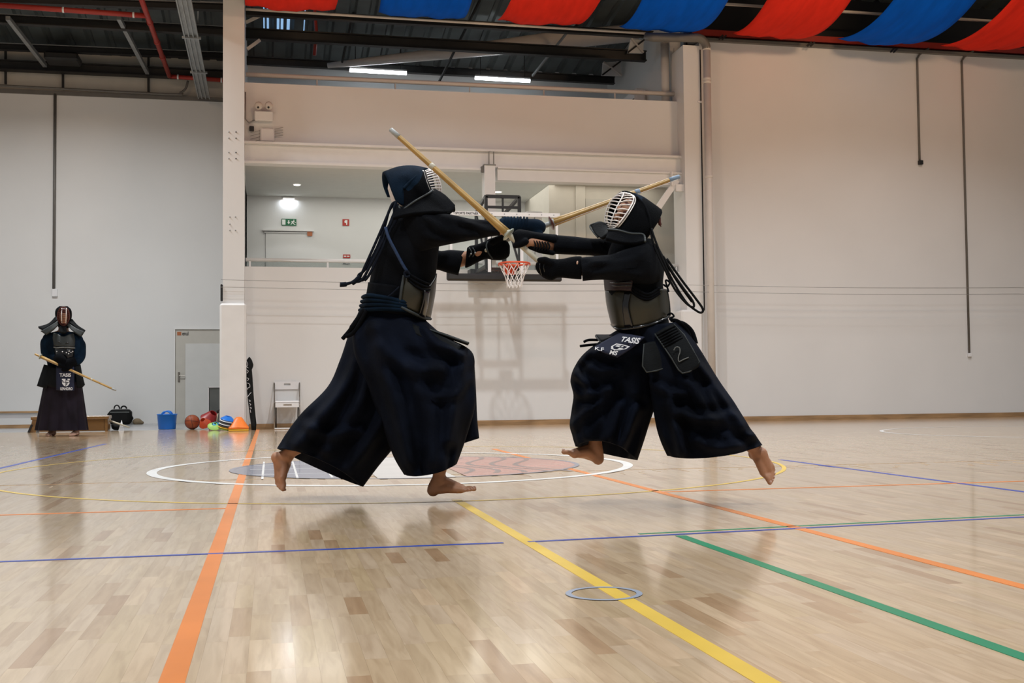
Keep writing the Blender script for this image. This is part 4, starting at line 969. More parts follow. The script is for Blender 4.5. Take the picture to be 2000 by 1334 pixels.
# ================================================================== PEOPLE
def foot(mb, heel, ball, up, big, ankle, s=1.0, lift=0.0):
    "bare foot from the heel and ball centres; up = back of the foot, big = side of the big toe"
    heel = Vector(heel); ball = Vector(ball); d = (ball - heel).normalized()
    up = Vector(up); up = (up - d * up.dot(d)).normalized(); sd = Vector(big); sd = (sd - d * sd.dot(d) - up * sd.dot(up)).normalized()
    L = (ball - heel).length
    mb.cone(heel, heel + up * .03 * s + d * .012, .031 * s, .028 * s)
    mb.cone(heel + up * .01, ankle, .029 * s, .034 * s)
    mb.cone(heel + d * L * .25 + up * .035 * s, ankle, .031 * s, .033 * s)
    for k, (o, r0, r1, h) in enumerate(((.020, .026, .022, .022), (.002, .027, .020, .018), (-.018, .024, .019, .008))):
        mid = heel.lerp(ball, .5) + up * h * s + sd * o * s
        mb.cone(heel + up * .004, mid, .026 * s, r0 * .92 * s); mb.cone(mid, ball + sd * (o * 1.35) * s + up * .001, r0 * .92 * s, r1 * .86 * s)
    mb.cone(heel + d * L * .30 + up * .045 * s, ball + up * .008 * s, .028 * s, .019 * s)
    for k in range(5):
        o = [.030, .013, -.003, -.018, -.031][k] * s; r = [.0125, .0092, .0088, .0083, .008][k] * s; ln = [.058, .056, .050, .043, .034][k] * s
        b0 = ball + sd * o - up * .006 * s - d * [0, .002, .006, .012, .019][k] * s
        k1 = b0 + d * ln * .55 + up * (.007 + lift * .5) * s; t1 = b0 + d * ln + up * (-.002 + lift) * s
        mb.cone(b0, k1, r * 1.15, r); mb.cone(k1, t1, r, r * .95)
        yield t1, d, up, r
def body_chain(D0, pr): return [(atD(x, y, D0 + d), r) for x, y, d, r in pr]
def head_shape(mb, c, f, u, s=1.0):
    "skull, jaw, nose, brow, ears; f = facing, u = up"
    f = Vector(f).normalized(); u = Vector(u); u = (u - f * u.dot(f)).normalized(); sd = u.cross(f)
    mb.cone(c + u * .03 - f * .015, c + u * .025 + f * .012, .088 * s, .082 * s); mb.cone(c + f * .015, c - u * .085 + f * .045, .072 * s, .036 * s)
    mb.cone(c + f * .085 + u * .012, c + f * .105 - u * .025, .010, .015)                         # nose
    mb.cone(c + f * .078 - u * .058 + sd * .018, c + f * .078 - u * .058 - sd * .018, .010, .010)  # mouth
    for s_ in (-1, 1):
        mb.cone(c + f * .074 + u * .028 + sd * (.014 * s_), c + f * .064 + u * .03 + sd * (.048 * s_), .012, .010)
        mb.cone(c + sd * (.080 * s_) + u * .02, c + sd * (.084 * s_) - u * .015, .014, .010)
def eyes(person, c, f, u, k=1.0):
    f = Vector(f).normalized(); u = Vector(u); u = (u - f * u.dot(f)).normalized(); sd = u.cross(f)
    for s_ in (-1, 1):
        e = MB().sphere(c + (f * .066 + u * .008 + sd * (.031 * s_)) * k, .0125 * k, 10, 8).build('eye', M['sign_white'], person, True)
        MB().sphere(c + (f * .0745 + u * .008 + sd * (.031 * s_)) * k, .0060 * k, 8, 6).build('iris', M['black'], e, True)
def px_dir(dx, dy, dd): return (RT * dx - UP * dy + FW * dd).normalized()
def shinai(name, lb, A, B, g, gm='tsuba', lm='leather_white', tipm='leather_grey', tie=.27, grip_end=None):
    "bamboo sword: tip A, guard at g (0..1 along A-B), pommel end B"
    A = Vector(A); B = Vector(B); d = (B - A); G = A + d * g; t = thing(name, lb, 'practice sword', B)
    dn = d.normalized(); x = dn.orthogonal().normalized(); y = dn.cross(x)
    for k in range(4):
        a = pi / 4 + k * pi / 2; pts = []; rs = []
        for i in range(14):
            u = i / 13; r = .0095 + .0045 * u + .0035 * max(0, u - .72) / .28
            pts.append(A + (G - A) * (u * .985) + (x * cos(a) + y * sin(a)) * r * .62); rs.append(r * .72)
        MB().tube(pts, rs, 8).build('slat', M['bamboo'], t, True)
    MB().tube([A - dn * .004, A, A + dn * .03, A + dn * .062], [.006, .0125, .0138, .0142], 12).build('tip_cap', M[tipm], t, True)
    tp = A + (G - A) * tie; MB().tube([tp - dn * .014, tp - dn * .01, tp + dn * .012, tp + dn * .016], [.0125, .0165, .0165, .0135], 12).build('tie', M['leather_white' if gm == 'tsuba' else tipm], t, True)
    MB().tube([A.lerp(G, .02) + x * .017, A.lerp(G, .5) + x * .017, G + x * .019], .0016, 5).build('string', M['leather_white' if gm == 'tsuba' else 'net'], t)
    MB().lathe([(.012, -.005), (.037, -.004), (.041, 0), (.037, .004), (.012, .005)], G, 28, axis=dn).build('guard', M[gm], t, True)
    MB().lathe([(.019, .005), (.023, .010), (.019, .018)], G - dn * .022, 16, axis=dn).build('guard_stop', M[lm], t, True)
    MB().tube([G - dn * .012, G + dn * .02, G.lerp(B, .5), B - dn * .01, B], [.0150, .0148, .0142, .0140, .009], 12).build('grip', M[lm], t, True)
    return t
# ------------------------------------------------------------------ left fighter
D = 6.35
b = MB()
b.chain(body_chain(D, [(768, 640, 0, .09), (778, 575, 0, .10), (788, 505, 0, .115), (797, 455, 0, .105), (800, 425, 0, .065), (801, 395, 0, .056)]))
b.chain(body_chain(D, [(815, 452, .14, .05), (798, 448, 0, .07), (818, 450, -.13, .045)]))
HF = px_dir(.86, .05, .5); HU = px_dir(.10, -1, -.05); HC = atD(803, 373, D)
head_shape(b, HC, HF, HU, .9)
b.chain(body_chain(D, [(818, 450, -.13, .045), (895, 449, -.16, .040), (975, 447, -.08, .034), (1030, 445, -.02, .032), (1050, 446, -.02, .030)]))
b.chain(body_chain(D, [(815, 458, .14, .045), (842, 508, .17, .036), (880, 516, .19, .034), (912, 504, .16, .040), (935, 497, .10, .034), (975, 482, .04, .032)]))
b.chain(body_chain(D, [(780, 645, -.06, .08), (898, 724, -.12, .066), (872, 860, -.11, .052), (858, 922, -.10, .036), (857, 938, -.10, .034)]))
b.chain(body_chain(D, [(768, 645, .06, .08), (700, 790, .12, .066), (600, 860, .14, .050), (562, 886, .15, .034)]))
nails = []
nails += list(foot(b, atD(846, 957.5, D - .10), atD(902, 956.5, D - .11), UP, px_dir(0, 0, 1), atD(858, 934, D - .10), 1.12, lift=.006))
nails += list(foot(b, atD(541, 894, D + .15), atD(547, 936, D + .12), px_dir(.75, 0, .65), px_dir(.6, 0, -.8), atD(562, 890, D + .15), 1.12))
p1 = mesh_obj('person', remesh(b, .0062, 3), M['skin'], None, True)
tag(p1, 'leaping fencer on the left in black armour, striking over the opponent with a bamboo sword', 'person')
for t1, d, up, r in nails: MB().sphere(t1 + up * r * .72 + d * r * .15, r * .6, 8, 6, sc=(1, 1, 1)).build('toenail', M['nail'], p1, True)
eyes(p1, HC, HF, HU, .9)
# towel round the head
mb = MB(); mb.cone(HC + HU * .022 - HF * .02, HC + HU * .02 + HF * .02, .086, .082); mb.chain(body_chain(D, [(783, 366, -.01, .074), (785, 388, -.02, .062)]))
mesh_obj('head_towel', remesh(mb, .008, 3), M['towel'], p1, True)
# jacket
mb = MB()
loft(mb, [(776, 404, 838, 410, 0, .09), (759, 436, 852, 428, 0, .15), (743, 468, 858, 466, 0, .175), (728, 505, 855, 505, 0, .175), (724, 538, 850, 545, 0, .17), (718, 566, 842, 585, 0, .165), (712, 600, 832, 628, 0, .16)], D, fold=.05)
loft(mb, [(786, 420, 800, 492, -.10, .06), (812, 409, 826, 490, -.15, .085), (850, 414, 856, 482, -.17, .075), (882, 419, 890, 475, -.17, .068), (918, 427, 934, 467, -.15, .058), (950, 430, 958, 462, -.11, .05), (972, 434, 977, 460, -.08, .045)], D, n=26, hollow=.03, fold=.12, crease=[([(835, 425), (870, 450), (930, 462)], .012, 7), ([(830, 460), (860, 470), (900, 468)], .012, 7), ([(900, 432), (930, 442), (965, 455)], .010, 6)])
loft(mb, [(835, 470, 838, 535, .14, .05), (856, 489, 852, 527, .18, .06), (880, 488, 874, 533, .19, .062), (907, 490, 895, 538, .18, .06)], D, n=26, hollow=.04, fold=.08)
mb.build('jacket', M['gi'], p1, True, 'black indigo cotton jacket')
# hakama
hk = MB()
loft(hk, [(708, 592, 832, 626, 0, .165), (690, 640, 868, 656, -.05, .20), (692, 690, 921, 686, -.06, .23), (712, 742, 927, 730, -.07, .25), (735, 800, 928, 790, -.08, .26), (755, 856, 912, 850, -.09, .26), (770, 895, 902, 880, -.10, .26), (789, 927, 892, 906, -.10, .26, 10, 2)], D, n=84, sub=8, hollow=.12, fold=.16, fn=6, crease=[([(830, 640), (855, 672), (900, 690)], .035, 10), ([(735, 640), (760, 690), (810, 720), (860, 722)], .03, 14), ([(905, 700), (890, 780), (880, 860)], .03, 12), ([(800, 720), (840, 800), (845, 900)], .025, 14), ([(740, 680), (780, 800), (800, 900)], .025, 14), ([(918, 740), (890, 770), (850, 775)], .02, 8)])
loft(hk, [(706, 596, 828, 630, .05, .16), (682, 650, 850, 690, .08, .20), (664, 703, 842, 742, .10, .22), (640, 755, 820, 800, .11, .24), (590, 806, 794, 846, .12, .25), (562, 842, 768, 876, .13, .25), (548, 864, 738, 912, .14, .24), (541, 876, 709, 951, .14, .23, -15, 4)], D, n=84, sub=8, hollow=.14, fold=.15, fn=6, crease=[([(700, 640), (690, 720), (640, 800), (580, 870)], .03, 12), ([(720, 700), (700, 790), (640, 880)], .03, 13), ([(760, 760), (740, 830), (690, 920)], .03, 13), ([(600, 830), (640, 850), (700, 840)], .02, 10)])
loft(hk, [(880, 700, 926, 700, .06, .08), (886, 760, 930, 765, .08, .10), (893, 815, 932, 815, .10, .11), (899, 868, 936, 856, .10, .11)], D, n=24, hollow=.06, fold=.1, fn=4)
hk.build('hakama', M['hakama'], p1, True, 'wide black pleated trousers billowing in the leap')
mb = MB(); loft(mb, [(719, 551, 795, 560, -.005, .175), (715, 575, 795, 588, -.005, .18), (708, 602, 800, 618, -.005, .18)], D, n=36); mb.build('back_plate', M['gi'], p1, True)
for k in range(4):
    mb = MB(); mb.tube(path([(704 + k * 2.0, 606 - 8.5 * k, -.04), (722, 604 - 9 * k, -.17), (755, 603 - 7 * k, -.195), (795, 606 - 5 * k, -.18)], D, 5), .015, 8, sy=.8); mb.build('waist_band', M['gi_blue'], p1, True)
mb = MB(); mb.tube(path([(712, 604, -.15), (700, 622, -.14), (685, 643, -.13), (669, 662, -.12)], D), [.016] * 12 + [.012] * 7, 8); mb.tube(path([(716, 606, -.16), (702, 632, -.15), (690, 650, -.14), (676, 657, -.13)], D), .012, 8); mb.build('belt_end', M['gi'], p1, True)
# breastplate
mb = MB(); patch(mb, [[(789, 539, -.165), (812, 551, -.185), (834, 560, -.13), (851, 536, -.01), (846, 535, .13)], [(784, 566, -.18), (812, 577, -.195), (836, 583, -.12), (848, 573, .0), (842, 568, .14)], [(780, 596, -.175), (804, 607, -.18), (826, 618, -.11), (839, 621, .0), (833, 612, .13)]], D, .014); do1 = mb.build('breastplate', M['do'], p1, True, 'olive lacquered breastplate')
mb = MB()
mb.tube(path([(780, 598, -.19), (804, 610, -.195), (827, 621, -.12), (841, 623, -.01)], D), .008, 8); mb.tube(path([(789, 538, -.18), (784, 566, -.195), (780, 597, -.19)], D), .008, 8); mb.build('edge_binding', M['edge'], do1, True)
for k in range(3): MB().tube(path([(798, 535 + 6 * k, -.19), (815, 545 + 8 * k, -.20), (832, 553 + 7 * k, -.16), (846, 555 + 4 * k, -.04)], D), .0075, 8).build('rope_edge', M['men'], do1, True)
mb = MB(); patch(mb, [[(829, 567, -.19), (834, 570, -.17), (838, 570, -.14)], [(826, 590, -.185), (831, 594, -.165), (835, 596, -.13)], [(818, 615, -.165), (824, 618, -.145), (829, 620, -.12)]], D, .008); mb.build('side_stripe', M['do_dark'], do1, True)
MB().tube(path([(753, 444, -.165), (760, 466, -.185), (775, 495, -.19), (788, 519, -.19), (797, 533, -.185)], D), .009, 8).build('shoulder_cord', M['cord_blue'], p1, True)
MB().tube(path([(800, 536, -.195), (796, 530, -.2), (790, 533, -.2), (793, 541, -.2), (801, 539, -.2)], D), .007, 8).build('knot', M['cord'], p1, True)
MB().tube(path([(780, 560, -.19), (760, 578, -.195), (738, 586, -.185), (728, 590, -.17)], D), .005, 8).build('side_cord', M['cord'], p1, True)
# waist flaps
mb = MB(); patch(mb, [[(805, 632, -.14), (845, 646, -.17), (880, 658, -.18), (915, 671, -.17)], [(812, 640, -.02), (850, 650, -.02), (885, 662, -.02), (914, 672, -.02)], [(815, 640, .10), (850, 650, .12), (880, 660, .12), (905, 668, .12)]], D, .016); fl1 = mb.build('waist_flap', M['tare'], p1, True)
MB().tube(path([(812, 634, -.15), (845, 646, -.185), (880, 658, -.195), (916, 671, -.18)], D), .006, 8).build('binding', M['edge'], fl1, True)
mb = MB(); patch(mb, [[(806, 634, -.18), (840, 648, -.20), (872, 662, -.21), (900, 676, -.20)], [(800, 648, -.21), (832, 664, -.235), (862, 680, -.25), (893, 690, -.24)]], D, .014); mb.build('waist_flap', M['tare'], p1, True)
# helmet
mb = MB(); patch(mb, [[(757, 384, .10), (749, 364, .11), (747, 346, .07), (750, 338, 0), (758, 353, -.07), (765, 372, -.105), (774, 393, -.115)],
                      [(790, 385, .13), (782, 352, .14), (778, 333, .08), (781, 328, .0), (786, 345, -.10), (790, 372, -.13), (793, 404, -.13)],
                      [(830, 375, .16), (822, 345, .16), (815, 331, .10), (808, 326, .02), (809, 338, -.08), (815, 365, -.115), (822, 392, -.115)],
                      [(850, 372, .18), (845, 345, .17), (838, 333, .12), (828, 330, .05), (827, 338, -.05), (833, 358, -.085), (841, 378, -.085)]], D, .016, 4, 4); men1 = mb.build('helmet_hood', M['gi_blue'], p1, True, 'faded indigo quilted helmet hood')
mb = MB(); patch(mb, [[(826, 331, .02), (828, 338, -.062), (834, 358, -.10), (842, 379, -.10)], [(806, 348, -.09), (808, 358, -.115), (812, 375, -.13), (818, 394, -.135)], [(787, 368, -.135), (789, 380, -.14), (789, 395, -.142), (788, 408, -.14)]], D, .010); mb.build('hood_side', M['men'], men1, True, 'black quilted side of the hood')
MB().tube(path([(829, 329, .02), (815, 342, -.085), (800, 356, -.125), (788, 368, -.145)], D), .007, 8).build('seam_ridge', M['gi_blue'], men1, True)
mb = MB(); patch(mb, [[(848, 371, -.05), (842, 377, -.11), (812, 391, -.155), (788, 406, -.16), (774, 404, -.15)], [(868, 383, -.07), (858, 394, -.14), (825, 403, -.185), (793, 412, -.19), (772, 416, -.17)], [(888, 403, -.10), (879, 417, -.16), (845, 416, -.22), (798, 420, -.22), (768, 428, -.19)]], D, .018); fl_ = mb.build('shoulder_flap', M['men'], men1, True, 'black quilted shoulder flap')
MB().tube(path([(845, 371, -.09), (838, 377, -.135), (812, 392, -.175), (795, 404, -.182), (787, 409, -.175), (780, 406, -.165), (781, 402, -.16)], D), .0055, 8).build('binding', M['edge'], fl_, True)
mb = MB(); patch(mb, [[(850, 372, .0), (862, 380, .10), (856, 384, .2)], [(870, 385, -.03), (880, 397, .08), (870, 398, .2)], [(886, 403, -.08), (886, 414, .05), (875, 414, .2)]], D, .016); mb.build('shoulder_flap', M['men'], men1, True)
near = spl([(826, 334, -.04), (832, 354, -.085), (841, 377, -.085)], 10); cen = spl([(836, 331, .08), (849, 337, .08), (857, 350, .08), (861, 366, .08), (862, 381, .08)], 5); far = spl([(838, 333, .14), (850, 343, .18), (856, 360, .19), (856, 380, .18)], 7)
def rail(L, t):
    i = t * (len(L) - 1); k = min(int(i), len(L) - 2); f = i - k; return L[k] * (1 - f) + L[k + 1] * f
mb = MB(); mb.tube([atD(*p[:2], D + p[2]) for p in near], .0065, 8); mb.tube([atD(*p[:2], D + p[2]) for p in far], .0065, 8); gr1 = mb.build('face_grille_frame', M['steel'], p1, True, 'pale beaded rim of the face grille')
MB().tube([atD(p[0] + 3.4, p[1] - .6, D + p[2] - .002) for p in near], .004, 8).build('beading', M['do_dark'], gr1, True)
MB().tube([atD(*p[:2], D + p[2]) for p in cen], .0055, 8).build('centre_bar', M['steel'], gr1, True)
for k in range(11):
    t = (k + .5) / 11; a, c, e = rail(near, t), rail(cen, t), rail(far, t)
    m1 = a * .35 + c * .65; m1[0] += 2.0; m1[1] -= 1.0
    MB().tube([atD(*p[:2], D + p[2]) for p in spl([a, m1, c, e], 4)], .0036, 8).build('bar', M['steel'], gr1, True)
# helmet cords
mb = MB()
for P_ in ([(775, 394, -.12), (766, 399, -.13), (757, 420, -.14), (742, 455, -.15), (722, 500, -.155), (703, 542, -.15)], [(777, 398, -.13), (764, 430, -.145), (748, 470, -.16), (730, 505, -.165), (708, 545, -.16), (690, 551, -.15), (668, 556, -.14)],
           [(772, 396, -.12), (760, 412, -.13), (752, 440, -.14), (738, 480, -.15), (714, 525, -.15), (700, 538, -.15), (706, 548, -.15), (718, 540, -.155)], [(779, 402, -.135), (776, 425, -.15), (760, 455, -.16), (742, 495, -.165), (722, 535, -.165), (712, 548, -.16)], [(774, 395, -.12), (770, 405, -.15), (768, 425, -.15), (752, 460, -.15), (735, 490, -.15)]):
    mb.tube(path(P_, D, 6), .0075, 8)
mb.build('helmet_cords', M['cord'], p1, True, 'dark blue helmet cords flying behind the back')
mb = MB(); mb.tube(path([(686, 552, -.15), (676, 555, -.145), (667, 556, -.14), (664, 556, -.14)], D), [.008] * 6 + [.013] * 13, 8); mb.tube(path([(703, 540, -.155), (694, 549, -.155), (688, 553, -.15)], D), .013, 8); mb.build('cord_tassel', M['cord'], p1, True)
# gloves
mb = MB(); loft(mb, [(975, 428, 980, 456, -.09, .045), (990, 423, 994, 455, -.07, .048), (1010, 426, 1012, 455, -.05, .046), (1030, 427, 1033, 456, -.03, .048), (1050, 428, 1052, 458, -.02, .05), (1062, 434, 1062, 454, -.02, .035), (1066, 440, 1066, 448, -.02, .012)], D, n=22, sub=5)
mb.chain(body_chain(D, [(1040, 452, -.05, .018), (1056, 456, -.06, .014)])); g1 = mesh_obj('glove', remesh(mb, .0055, 2), M['gi_blue'], p1, True, 'dark blue padded glove with ribbed cuff')
for k in range(8):
    x = 984 + 6.2 * k; c0 = atD(x, 440, D - .075 + .006 * k); rr = .044
    MB().tube([c0 + UP * (rr * cos(t) * (1.0 if k < 7 else .95)) + FW * (rr * 1.05 * sin(t)) + RT * (.006 * cos(t)) for t in [i * pi / 10 for i in range(20)]], .006, 6, closed=True).build('cuff_roll', M['gi_blue'], g1, True)
mb = MB(); loft(mb, [(912, 484, 908, 524, .14, .048), (918, 480, 917, 521, .13, .046), (932, 477, 934, 512, .11, .043), (948, 471, 950, 506, .08, .044), (956, 466, 962, 508, .05, .05), (975, 463, 981, 508, .03, .055), (990, 470, 993, 502, .02, .045), (996, 480, 996, 494, .02, .02)], D, n=22, sub=5)
mb.chain(body_chain(D, [(962, 472, -.03, .020), (980, 464, -.03, .018), (992, 462, -.02, .015)])); g2 = mesh_obj('glove', remesh(mb, .0055, 2), M['men'], p1, True, 'black padded glove laced at the cuff')
for k in range(5): MB().tube(path([(916 + 7 * k, 484, .085), (921 + 7 * k, 493, .075), (916 + 7 * k, 502, .08)], D, 3), .0035, 6).build('lace', M['edge'], g2, True)
for k in range(4): MB().sphere(atD(920 + 8 * k, 496 - 2 * k, D + .068), .0055, 8, 6).build('eyelet', M['galv'], g2, True)
MB().tube(path([(953, 472, .03), (950, 480, .02), (953, 492, .0), (962, 505, -.005)], D), .0045, 8).build('glove_seam', M['edge'], g2, True)
MB().sphere(atD(950, 489, D + .03), .011, 8, 6).build('palm_patch', M['leather_white'], g2, True)
# its sword
s1 = shinai('practice_sword', 'bamboo sword of the left fencer with brownish red guard, passing behind the right helmet', atD(1327, 345, D + .14), atD(962, 478, D + .0), .69, 'tsuba_red', 'leather_grey', 'leather_blue', tie=.33)

# ------------------------------------------------------------------ right fighter
D = 6.05
b = MB()
b.chain(body_chain(D, [(1262, 660, 0, .085), (1250, 600, 0, .10), (1240, 525, 0, .115), (1238, 500, 0, .105), (1238, 475, 0, .065), (1236, 445, 0, .056)]))
b.chain(body_chain(D, [(1240, 495, .13, .05), (1240, 496, 0, .07), (1250, 508, -.13, .045)]))
HF = px_dir(-.80, -.12, -.58); HU = px_dir(.22, -1, 0); HC = atD(1234, 423, D)
head_shape(b, HC, HF, HU, .88)
b.chain(body_chain(D, [(1250, 508, -.13, .045), (1185, 523, -.2, .040), (1120, 526, -.14, .035), (1075, 525, -.07, .034), (1062, 524, -.05, .030)]))
b.chain(body_chain(D, [(1240, 495, .13, .05), (1150, 482, .14, .040), (1078, 479, .05, .036), (1035, 474, .0, .032), (1016, 468, .0, .030)]))
b.chain(body_chain(D, [(1245, 668, .07, .078), (1150, 722, .12, .066), (1160, 815, .11, .050), (1163, 862, .10, .036), (1164, 872, .10, .034)]))
b.chain(body_chain(D, [(1280, 670, -.06, .075), (1375, 775, -.12, .066), (1445, 845, -.12, .046), (1480, 884, -.12, .033)]))
nails = []
nails += list(foot(b, atD(1168, 896, D + .10), atD(1120, 887, D + .08), px_dir(-.15, -1, 0), px_dir(0, 0, -1), atD(1163, 868, D + .10), 1.08, lift=.010))
nails += list(foot(b, atD(1474, 886, D - .08), atD(1499, 917, D - .13), px_dir(.35, -.2, -.9), px_dir(-1, .6, 0), atD(1481, 886, D - .12), 1.12))
p2 = mesh_obj('person', remesh(b, .0062, 3), M['skin'], None, True)
tag(p2, 'leaping fencer on the right in black armour, helmet grille facing left', 'person')
for t1, d, up, r in nails: MB().sphere(t1 + up * r * .72 + d * r * .15, r * .6, 8, 6).build('toenail', M['nail'], p2, True)
eyes(p2, HC, HF, HU, .86)
mb = MB(); mb.cone(HC + HU * .022 - HF * .015, HC + HU * .022 + HF * .01, .080, .076); mesh_obj('head_towel', remesh(mb, .008, 3), M['steel_red'], p2, True, 'dark red head towel')
mb = MB()
loft(mb, [(1203, 460, 1272, 466, 0, .09), (1190, 486, 1288, 490, 0, .15), (1184, 520, 1297, 524, 0, .17), (1185, 552, 1295, 557, 0, .17), (1190, 600, 1302, 598, 0, .165), (1202, 634, 1304, 624, 0, .16), (1216, 655, 1312, 640, 0, .16)], D, fold=.05)
loft(mb, [(1278, 478, 1290, 545, -.10, .06), (1262, 474, 1270, 556, -.15, .085), (1232, 482, 1232, 553, -.18, .08), (1196, 496, 1188, 547, -.20, .072), (1162, 500, 1160, 547, -.20, .066), (1134, 503, 1138, 549, -.18, .062)], D, n=26, hollow=.04, fold=.12, crease=[([(1255, 500), (1215, 515), (1160, 512)], .012, 7), ([(1250, 540), (1210, 530), (1165, 535)], .012, 7)])
loft(mb, [(1225, 468, 1225, 525, .14, .06), (1190, 465, 1190, 508, .15, .07), (1158, 466, 1160, 500, .13, .062), (1122, 462, 1126, 498, .09, .056), (1085, 459, 1080, 496, .06, .052)], D, n=26, hollow=.03, fold=.12)
mb.build('jacket', M['gi'], p2, True, 'black indigo cotton jacket')
hk = MB()
loft(hk, [(1212, 640, 1312, 632, .0, .16), (1158, 676, 1302, 676, .04, .20), (1128, 706, 1292, 715, .06, .23), (1114, 742, 1288, 752, .07, .24), (1120, 772, 1284, 780, .08, .24), (1113, 826, 1270, 822, .08, .25), (1118, 852, 1258, 860, .08, .25), (1124, 872, 1245, 899, .08, .24, -22, 2)], D, n=84, sub=8, hollow=.12, fold=.16, fn=6, crease=[([(1138, 705), (1150, 690), (1170, 688), (1200, 694)], .030, 7), ([(1120, 762), (1135, 770), (1158, 772), (1195, 755)], .035, 8), ([(1125, 730), (1142, 750), (1155, 768)], .03, 8), ([(1118, 830), (1140, 808), (1165, 790), (1195, 768)], .035, 9), ([(1185, 860), (1200, 830), (1210, 790)], .03, 10), ([(1215, 870), (1230, 835), (1245, 800)], .035, 10), ([(1150, 715), (1175, 725), (1205, 720)], .02, 8)])
loft(hk, [(1226, 640, 1330, 628, -.02, .16), (1256, 690, 1366, 680, -.06, .19), (1266, 740, 1404, 742, -.08, .22), (1275, 795, 1436, 788, -.10, .23), (1283, 838, 1464, 834, -.11, .23), (1292, 866, 1480, 856, -.12, .22, 3), (1303, 890, 1489, 869, -.12, .20, 13, 4)], D, n=84, sub=8, hollow=.10, fold=.15, fn=6, crease=[([(1368, 715), (1395, 750), (1420, 790), (1450, 830)], .03, 8), ([(1330, 806), (1370, 820), (1415, 818), (1470, 850)], .04, 10), ([(1340, 745), (1365, 775), (1395, 830)], .03, 10), ([(1275, 750), (1300, 764), (1335, 768)], .025, 8), ([(1310, 780), (1320, 830), (1330, 885)], .03, 9), ([(1385, 760), (1405, 800), (1440, 812), (1460, 825)], .03, 8), ([(1360, 860), (1400, 875), (1450, 868)], .02, 9)])
hk.build('hakama', M['hakama'], p2, True, 'wide dark navy pleated trousers billowing in the leap')
# breastplate
mb = MB(); patch(mb, [[(1301, 566, -.04), (1288, 565, -.13), (1266, 579, -.175), (1240, 571, -.185), (1214, 568, -.15), (1193, 568, -.08), (1184, 567, .02), (1192, 567, .13)], [(1306, 590, -.04), (1291, 592, -.14), (1266, 597, -.19), (1240, 598, -.195), (1212, 598, -.16), (1195, 597, -.09), (1187, 596, .02), (1195, 596, .13)], [(1307, 615, -.04), (1292, 624, -.13), (1266, 633, -.175), (1240, 638, -.18), (1218, 641, -.145), (1203, 639, -.085), (1196, 633, .02), (1203, 630, .13)]], D, .014); do2 = mb.build('breastplate', M['do'], p2, True, 'olive lacquered breastplate')
MB().tube(path([(1307, 617, -.05), (1292, 626, -.14), (1266, 635, -.185), (1240, 640, -.19), (1218, 643, -.155), (1203, 641, -.09), (1195, 634, .01)], D), .008, 8).build('edge_binding', M['do_dark'], do2, True)
MB().tube(path([(1302, 566, -.05), (1306, 590, -.05), (1308, 616, -.05)], D), .007, 8).build('edge_binding', M['do_dark'], do2, True)
mb = MB(); patch(mb, [[(1232, 572, -.20), (1220, 570, -.185)], [(1227, 600, -.205), (1216, 600, -.185)], [(1236, 638, -.195), (1220, 640, -.165)]], D, .008); mb.build('side_stripe', M['do_dark'], do2, True)
mb = MB(); patch(mb, [[(1236, 546, -.21), (1212, 546, -.185), (1194, 546, -.11), (1182, 545, .0)], [(1234, 557, -.215), (1212, 557, -.19), (1194, 557, -.115), (1183, 556, .0)], [(1232, 568, -.22), (1212, 567, -.19), (1194, 567, -.118), (1184, 567, .0)]], D, .018); ch = mb.build('chest_panel', M['maroon'], do2, True, 'maroon leather chest band')
for yy in (552, 558): MB().tube(path([(1234, yy, -.228), (1212, yy, -.203), (1194, yy, -.128), (1182, yy, -.01)], D), .004, 6).build('stitch_line', M['do_dark'], ch, True)
for k in range(3): MB().tube(path([(1232, 556 + 6 * k, -.195), (1248, 568 + 6 * k, -.20), (1266, 575 + 5 * k, -.195), (1288, 563 + 5 * k, -.15)], D), .008, 8).build('rope_edge', M['men'], do2, True)
# waist belt and flaps
mb = MB(); loft(mb, [(1218, 640, 1305, 622, 0, .165), (1216, 652, 1308, 634, 0, .17), (1214, 664, 1312, 646, 0, .17)], D, n=36); mb.build('waist_band', M['tare'], p2, True)
def flap(person, rows, D, m_='tare', th=.016, bind=True, lb=None):
    mb = MB(); patch(mb, rows, D, th); o = mb.build('waist_flap', M[m_], person, True, lb)
    if bind:
        ed = [rows[0][0]] + [r[0] for r in rows[1:]] + list(rows[-1][1:]) + [r[-1] for r in rows[-2::-1]]
        pts = [atD(x, y, D + d - .006) for x, y, d in ed]; MB().tube(pts, .0042, 6).build('binding', M['edge'], o, True)
    return o
f2 = flap(p2, [[(1279, 652, -.22), (1298, 641, -.225), (1316, 633, -.21)], [(1293, 672, -.25), (1316, 664, -.255), (1336, 654, -.24)], [(1312, 700, -.285), (1334, 692, -.29), (1353, 683, -.275)], [(1325, 722, -.305), (1346, 718, -.31), (1366, 706, -.295)], [(1333, 729, -.31), (1346, 726, -.315), (1360, 717, -.30)]], D)
mb = MB()
for k in range(6):
    t = k * 4.6; mb.tube(path([(1283 + t * .62, 655 + t, -.238 - .006 * k), (1301 + t * .62, 645 + t, -.243 - .006 * k), (1319 + t * .62, 637 + t, -.228 - .006 * k)], D, 4), .0035, 6)
mb.build('quilting', M['men'], f2, True)
mb = MB(); mb.tube(path([(1316, 684, -.298), (1320, 678, -.298), (1327, 679, -.30), (1328, 688, -.305), (1325, 697, -.308), (1326, 706, -.312), (1335, 702, -.312), (1345, 698, -.308)], D, 5), .0026, 6); mb.build('chalk_mark', M['chalk'], f2)
flap(p2, [[(1258, 672, -.21), (1274, 668, -.215), (1289, 668, -.21)], [(1256, 695, -.235), (1278, 694, -.24), (1296, 690, -.235)], [(1255, 715, -.25), (1280, 718, -.255), (1302, 712, -.25)], [(1263, 727, -.255), (1282, 724, -.26), (1298, 719, -.255)]], D)
